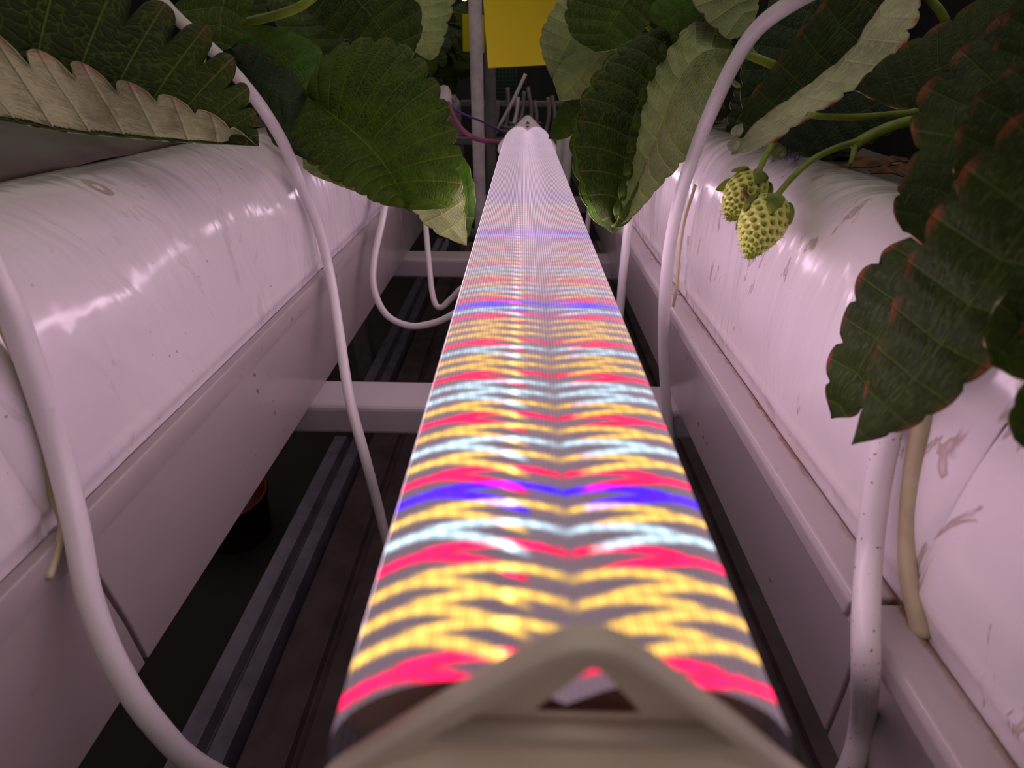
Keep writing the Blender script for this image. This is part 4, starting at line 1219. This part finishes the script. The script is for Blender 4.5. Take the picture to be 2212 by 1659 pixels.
def berry(parent, c, axis, length, rad, seed, sepals, label, stemdir):
    """c = calyx end centre, axis = towards the tip"""
    axis = Vector(axis).normalized()
    q = axis.to_track_quat('Z', 'Y').to_matrix()
    # profile along the axis
    def prof(t):          # t 0 calyx .. 1 tip
        return rad * (math.sin(math.pi * min(1, (t * 0.93 + 0.07))**0.62) ** 0.72) * (1 - 0.12 * t)
    seeds = []
    N = 120
    ga = math.pi * (3 - math.sqrt(5))
    for i in range(N):
        t = 0.06 + 0.92 * (i + 0.5) / N
        seeds.append((t, i * ga))
    sp = []
    for t, a in seeds:
        r = prof(t); sp.append((r * math.cos(a), r * math.sin(a), t * length))
    sp = np.array(sp)
    nt, na = 110, 150
    V = np.zeros((nt, na, 3)); C = np.zeros((nt, na, 4)); C[..., 3] = 1
    for i in range(nt):
        t = i / (nt - 1)
        r = prof(t) if 0 < i < nt - 1 else 0.0002
        for k in range(na):
            a = 2 * math.pi * k / na
            V[i, k] = (r * math.cos(a), r * math.sin(a), t * length)
    flat = V.reshape(-1, 3)
    D = np.linalg.norm(flat[:, None] - sp[None], axis=2)
    dm = D.min(1)
    cell = rad * 0.17
    pit = np.clip(1 - dm / cell, 0, 1)
    ctr = np.array([0, 0, 0.45 * length])
    nrm = flat - np.array([0, 0, 1]) * flat[:, 2:3] * 0.8 - ctr * 0.2
    nrm /= np.linalg.norm(nrm, axis=1)[:, None] + 1e-9
    rimh = np.exp(-((dm - cell * 1.15) / (cell * 0.45))**2)
    flat2 = flat + nrm * (rimh * rad * 0.045 - pit**0.8 * rad * 0.10)[:, None]
    tone = np.clip(dm / (cell * 1.1), 0, 1)
    col = np.stack([tone, tone, tone, np.ones_like(tone)], 1)
    Rm = np.array(q)
    W3 = flat2 @ Rm.T + np.array(c)
    idx = np.arange(nt * na).reshape(nt, na)
    F = []
    for i in range(nt - 1):
        for k in range(na):
            k2 = (k + 1) % na
            F.append((idx[i, k], idx[i, k2], idx[i + 1, k2], idx[i + 1, k]))
    F.append(tuple(idx[0])[::-1]); F.append(tuple(idx[-1]))
    o = mesh_obj('berry', W3, F, M['berry'], parent, col=col)
    o['label'] = label
    # seeds and their little styles
    V, F, V2, F2 = [], [], [], []
    r = np.random.default_rng(seed)
    for t, a in seeds:
        rr = prof(t); p = np.array([rr * math.cos(a), rr * math.sin(a), t * length])
        e = np.array([math.cos(a), math.sin(a), 0.25 * (t - 0.4)]); e /= np.linalg.norm(e)
        zt = np.array([0, 0, 1.0]); tx = np.cross(zt, e); tx /= np.linalg.norm(tx); ty = np.cross(e, tx)
        sL, sW, sH = rad * 0.092, rad * 0.052, rad * 0.06
        b0 = len(V)
        for j in range(4):
            ph = math.pi * (j + 0.5) / 4
            for k in range(8):
                th = 2 * math.pi * k / 8
                w = math.sin(ph)
                V.append(p - e * rad * 0.045 + tx * sW * w * math.cos(th) + e * sH * w * math.sin(th) + ty * sL * math.cos(ph))
        for j in range(3):
            for k in range(8):
                k2 = (k + 1) % 8
                F.append((b0 + j * 8 + k, b0 + j * 8 + k2, b0 + (j + 1) * 8 + k2, b0 + (j + 1) * 8 + k))
        F.append(tuple(b0 + k for k in range(8))); F.append(tuple(b0 + 24 + k for k in range(8)))
        d = e * 0.8 + ty * r.uniform(-0.2, .9) + tx * r.uniform(-.7, .7); d /= np.linalg.norm(d)
        s = np.cross(d, e) ; s /= np.linalg.norm(s) + 1e-9
        q0 = p + ty * sL * 0.6; b1 = len(V2); ln = rad * r.uniform(.10, .18); w = rad * 0.012
        V2 += [q0 - s * w, q0 + s * w, q0 + d * ln + s * w * .6, q0 + d * ln - s * w * .6]; F2.append((b1, b1 + 1, b1 + 2, b1 + 3))
    V = np.array(V) @ Rm.T + np.array(c); V2 = np.array(V2) @ Rm.T + np.array(c)
    s1 = mesh_obj('seeds', V, F, M['seed'], o); s1['kind'] = 'stuff'
    s2 = mesh_obj('styles', V2, F2, M['hair'], o); s2['kind'] = 'stuff'
    # calyx: ring of sepals wrapped over the shoulder
    for (a, ln, lift, wd) in sepals:
        n, m_ = 12, 7
        V = []
        for i in range(n):
            t = i / (n - 1)
            ww = wd * rad * (math.sin(math.pi * (0.12 + 0.86 * t))**0.8) * (1 - 0.3 * t)
            zt = t * ln * length * 0.5
            rb = prof(min(0.98, 0.02 + zt / length)) + rad * (0.06 + lift * t**1.6)
            zz = zt - rad * 0.10 * (1 - t) - lift * rad * t * 0.9
            if t < 0.25: rb *= (0.25 + 3.0 * t)
            for j in range(m_):
                s = (j / (m_ - 1) - 0.5) * 2
                aa = a + s * ww / max(rb, rad * 0.35)
                up = rad * 0.05 * (1 - s * s)
                V.append(((rb + up) * math.cos(aa), (rb + up) * math.sin(aa), zz))
        F = [(i * m_ + j, i * m_ + j + 1, (i + 1) * m_ + j + 1, (i + 1) * m_ + j) for i in range(n - 1) for j in range(m_ - 1)]
        V = np.array(V) @ Rm.T + np.array(c)
        sp_ = mesh_obj('sepal', V, F, M['calyx'], o)
        md = sp_.modifiers.new('t', 'SOLIDIFY'); md.thickness = 0.0003
    # small boss where the stem joins
    V, F = tube_data([Vector(c) - axis * rad * 0.12, Vector(c) + axis * rad * 0.15], [rad * 0.30, rad * 0.55], 12, 6)
    mesh_obj('calyx_base', V, F, M['calyx'], o)
    return o


c2 = P(1662, 445, .195); t2 = P(1617, 560, .186)
berry(pE, c2, t2 - c2, (t2 - c2).length, 0.0089, 5,
      [(0.2, .75, .05, .42), (1.3, .9, .0, .42), (2.4, .8, .02, .40), (3.5, .85, .10, .40), (4.6, .8, .25, .38), (5.5, .7, .10, .42)],
      'unripe green berry in front, lower of the two', None)
c1 = P(1625, 398, .206); t1 = P(1578, 468, .199)
berry(pE, c1, t1 - c1, (t1 - c1).length * 1.1, 0.0086, 9,
      [(0.0, .8, .05, .45), (1.05, .9, .1, .45), (2.1, .8, .35, .40), (3.2, .8, .5, .40), (4.2, .9, .2, .42), (5.2, .8, .1, .45)],
      'unripe green berry behind, upper of the two', None)
# withered strand between the berries
w = tube('withered_strand', [P(1612, 402, .196), P(1608, 415, .194), P(1616, 428, .193), P(1628, 432, .193), P(1640, 430, .193)], [0.0006, .0009, .0010, .0008, .0003], M['dry'], pE)

# dry debris in the slit of the right bag
for i, (x, y) in enumerate([(1900, 290), (1930, 320), (1895, 345), (1940, 385), (1870, 318), (1965, 350)]):
    c = PY(x, y, 0.235 + 0.006 * i)
    c.z = Z(0.036) ; c.x = 0.155 + 0.01 * (i % 3)
    a = random.uniform(0, 3)
    V = []
    for k in range(9):
        t = 2 * math.pi * k / 9
        V.append(c + Vector((0.009 * math.cos(t + a) * random.uniform(.7, 1.2), 0.006 * math.sin(t + a) * random.uniform(.7, 1.2), random.uniform(0, .003))))
    V.append(c + Vector((0, 0, .003)))
    F = [(k, (k + 1) % 9, 9) for k in range(9)]
    o = mesh_obj('dry_leaf', V, F, M['dry'], smooth=False)
    md = o.modifiers.new('t', 'SOLIDIFY'); md.thickness = 0.0004
    setp(o, 'crumpled brown dead leaf scrap in the planting slit of the right bag', 'dead leaf', 'dead leaf scraps in the right bag slit')

# ------------------------------------------------------------------ background
def free_leaf(parent, base, tip, up, width, top, under, seed, teeth=8):
    base = Vector(base); tip = Vector(tip); ax = (tip - base); L = ax.length; ax.normalize()
    sd = ax.cross(Vector(up)).normalized(); nr = sd.cross(ax)
    mid = [base + ax * L * t + nr * (-0.25 * L * (t * t)) for t in (0, .33, .66, 1)]
    def m(sg):
        return [base + ax * L * t + sd * sg * width * w + nr * (0.06 * L * w - 0.25 * L * t * t) for t, w in ((.1, .5), (.35, 1), (.65, .95), (.9, .45))]
    return leaflet(mid, m(-1), m(1), top, under, parent, teeth=teeth, amp=0.12, seed=seed, cols=6, rows=teeth * 6 + 1)


rb = random.Random(3)
spots = [(-0.225, 0.66, 'left row, third strawberry plant, behind the broad dark leaf'), (-0.22, 0.92, 'left row, fourth strawberry plant, in the dark beside the white post'),
         (-0.22, 1.2, 'left row, farthest strawberry plant'), (0.20, 0.62, 'right row, third strawberry plant, behind the bright leaf by the card'),
         (0.20, 0.90, 'right row, fourth strawberry plant'), (0.20, 1.18, 'right row, farthest strawberry plant')]
for i, (x, y, lab) in enumerate(spots):
    p = plant((x, y, SOILZ), lab, 'distant strawberry plants')
    for k in range(8):
        a = rb.uniform(0, 6.28)
        if k < 4: a = (0 if x < 0 else math.pi) + rb.uniform(-0.9, 0.9)
        rr = rb.uniform(0.05, 0.12); hh = rb.uniform(0.05, 0.16)
        j = Vector((x + rr * math.cos(a), y + rr * math.sin(a), SOILZ + hh))
        petiole(p, [Vector((x, y, SOILZ)), Vector((x + .4 * rr * math.cos(a), y + .4 * rr * math.sin(a), SOILZ + hh * .7)), j], .0018, .0013, 'petiole_dark', 16)
        for da in (-1.3, 0, 1.3):
            t = j + Vector((math.cos(a + da), math.sin(a + da), rb.uniform(-0.9, -0.1))).normalized() * rb.uniform(.05, .075)
            free_leaf(p, j, t, (0, 0, 1), rb.uniform(.02, .028), rb.choice(['top_dark', 'top_blue', 'top_dark', 'top_mid']), 'under', rb.randint(0, 999))

# rack posts
def post(pxb, pyb, pxt, pyt, Y, w, lab, mat='post'):
    a = PY(pxb, pyb, Y); b = PY(pxt, pyt, Y)
    x = (a.x + b.x) / 2
    V, F = box_data(x - w / 2, x + w / 2, Y, Y + w, a.z, b.z)
    o = mesh_obj('rack_post', V, F, M[mat], smooth=False); bevel(o, w * 0.15, 3)
    return setp(o, lab, 'post', 'posts behind the lamp')


def rpost(x, Y, r, z0, z1, lab, mat='post'):
    o = tube('rack_post', [(x, Y, z0), (x, Y, (z0 + z1) / 2), (x, Y, z1)], r, M[mat], None, 20, 6)
    return setp(o, lab, 'post', 'posts behind the lamp')


YP = 0.78
rpost(PY(1031, 200, YP).x, YP, 0.0085, FZ, 1.5, 'slim white post left of the yellow card')
rpost(PY(1058, 100, 1.0).x, 1.0, 0.0095, FZ, 1.5, 'grey-lilac post just behind the slim white one', 'grey')
rpost(PY(1212, 300, 0.9).x, 0.9, 0.007, FZ, Z(0.05), 'thin pale post right of the far lamp end')
rpost(PY(1228, 300, 0.8).x, 0.8, 0.006, FZ, Z(0.03), 'second thin pale post right of the far lamp end')
o = lathe('post_collar', [(0.009, 0), (0.014, 0), (0.015, 0.004), (0.015, 0.02), (0.012, 0.024), (0.012, 0.04), (0.016, 0.044), (0.016, 0.055), (0.009, 0.058)],
          (PY(1031, 200, YP).x, YP, Z(0.26)), M['grey'], n=24)
setp(o, 'grey collar clamped round the slim white post', 'clamp')

# yellow sticky cards
def card(x0, y0, x1, y1, Yc, tilt, lab, hook=True):
    a = PY(x0, y1, Yc); b = PY(x1, y1, Yc); c = PY(x0, y0, Yc)
    w = b.x - a.x; hh = c.z - a.z
    e = empty('sticky_card', (a.x + w / 2, Yc, a.z))
    setp(e, lab, 'sticky card', 'yellow sticky cards')
    V, F = box_data(a.x, b.x, Yc - 0.0004, Yc + 0.0004, a.z, c.z)
    o = mesh_obj('sheet', V, F, M['card'], e, smooth=False)
    bevel(o, 0.0002)
    V, F = tube_data([(a.x + w / 2, Yc, c.z - .004), (a.x + w / 2, Yc + .002, c.z + .03), (a.x + w / 2, Yc, 1.5)], 0.0008, 8, 20)
    mesh_obj('hanging_wire', V, F, M['grey'], e)
    e.rotation_euler = (math.radians(17), tilt, 0)
    return e


card(1054, -110, 1215, 142, 0.62, math.radians(-2.8), 'large yellow sticky card hanging above the far lamp end')
card(1000, 30, 1046, 112, 0.98, math.radians(3), 'small yellow sticky card half hidden behind the white post')

# clutter in the dark aisle end
def stick(a, b, r, mat, lab, group):
    a = Vector((a.x, 1.01, Z(0.1005) + r)); b.y = 1.03
    o = tube('loose_strand', [a, (a + b) / 2 + Vector((0.004, 0, 0.003)), b], r, M[mat], None, 8, 12)
    return setp(o, lab, 'strand', group)


stick(P(1070, 242, .95), P(1135, 160, .95), .003, 'post', 'pale stray stick leaning right behind the far end cap', None)
stick(P(1055, 222, .9), P(1100, 275, .9), .0025, 'post', 'pale stray stick leaning left behind the far end cap', None)
for i in range(9):
    x = 1080 + 14 * i + random.uniform(-6, 6)
    a = P(x, 255 + random.uniform(-10, 10), 1.15); b = P(x + random.uniform(-14, 14), 195 + random.uniform(-20, 10), 1.15)
    stick(a, b, .0035, random.choice(['grey', 'post', 'grey']), 'thin pale upright strand in the blurred clutter beyond the lamp', 'strands beyond the lamp')
for i in range(4):
    c = Vector((-0.02 + 0.012 * i, 1.0 + 0.012 * i, Z(0.098)))
    pts = [c + Vector((0.03 * math.cos(t), 0.02 * math.sin(t), 0.012 * math.sin(t * .5) + 0.004 * i)) for t in np.linspace(0.3 * i, 4.6, 10)]
    o = tube('loose_tubing', pts, .0022, M['grey'], None, 8, 40)
    setp(o, 'coil of grey tubing in the dark behind the far end cap', 'tubing', 'coils of tubing beyond the lamp')
# green net
V, F = [], []
c = P(1092, 172, 1.3); c.y = 1.30; c.z = CAMZ - 0.055 + 0.031
for i in range(9):
    for (a, b) in ((c + Vector((-.03 + .0075 * i, 0, -.03)), c + Vector((-.03 + .0075 * i, 0, .03))), (c + Vector((-.03, 0, -.03 + .0075 * i)), c + Vector((.03, 0, -.03 + .0075 * i)))):
        v, f = tube_data([a, b], .001, 6, 3); b0 = len(V); V += v; F += [tuple(q + b0 for q in ff) for ff in f]
o = mesh_obj('plastic_net', V, F, M['net']); setp(o, 'dark green plastic net below the large yellow card, in shadow', 'net')
# far lower rack frame
for (y, z, lab) in ((1.0, Z(0.1005), 'pale rail crossing the dark behind the lamp, upper'), (1.29, CAMZ - 0.055, 'thin rail under the green net'), (1.2, Z(0.33), 'pale rail crossing the dark behind the lamp, lower')):
    V, F = box_data(-0.14, 0.11, y, y + .02, z - .012, z)
    o = mesh_obj('frame_rail', V, F, M['grey'], smooth=False); bevel(o, .002); setp(o, lab, 'rail')
# far warm bulb
c = P(1003, 2, 1.7)
e = empty('distant_lamp', c)
setp(e, 'tiny warm lamp glowing at the top edge far beyond the post', 'lamp')
t = NT('warm_bulb'); t.b.inputs['Emission Color'].default_value = (1, .6, .25, 1); t.b.inputs['Emission Strength'].default_value = 6
lathe('bulb', [(0, 0), (.006, .002), (.010, .008), (.010, .016), (.006, .024), (.004, .03), (0, .03)], c, t.m, None, 16).parent = e
bpy.data.objects['bulb'].matrix_parent_inverse = Matrix.Translation(-c)
k = lathe('socket', [(0, .03), (.006, .03), (.007, .045), (.002, .05), (0.002, .2), (0, .2)], c, M['grey'], None, 16)
k.parent = e; k.matrix_parent_inverse = Matrix.Translation(-c)
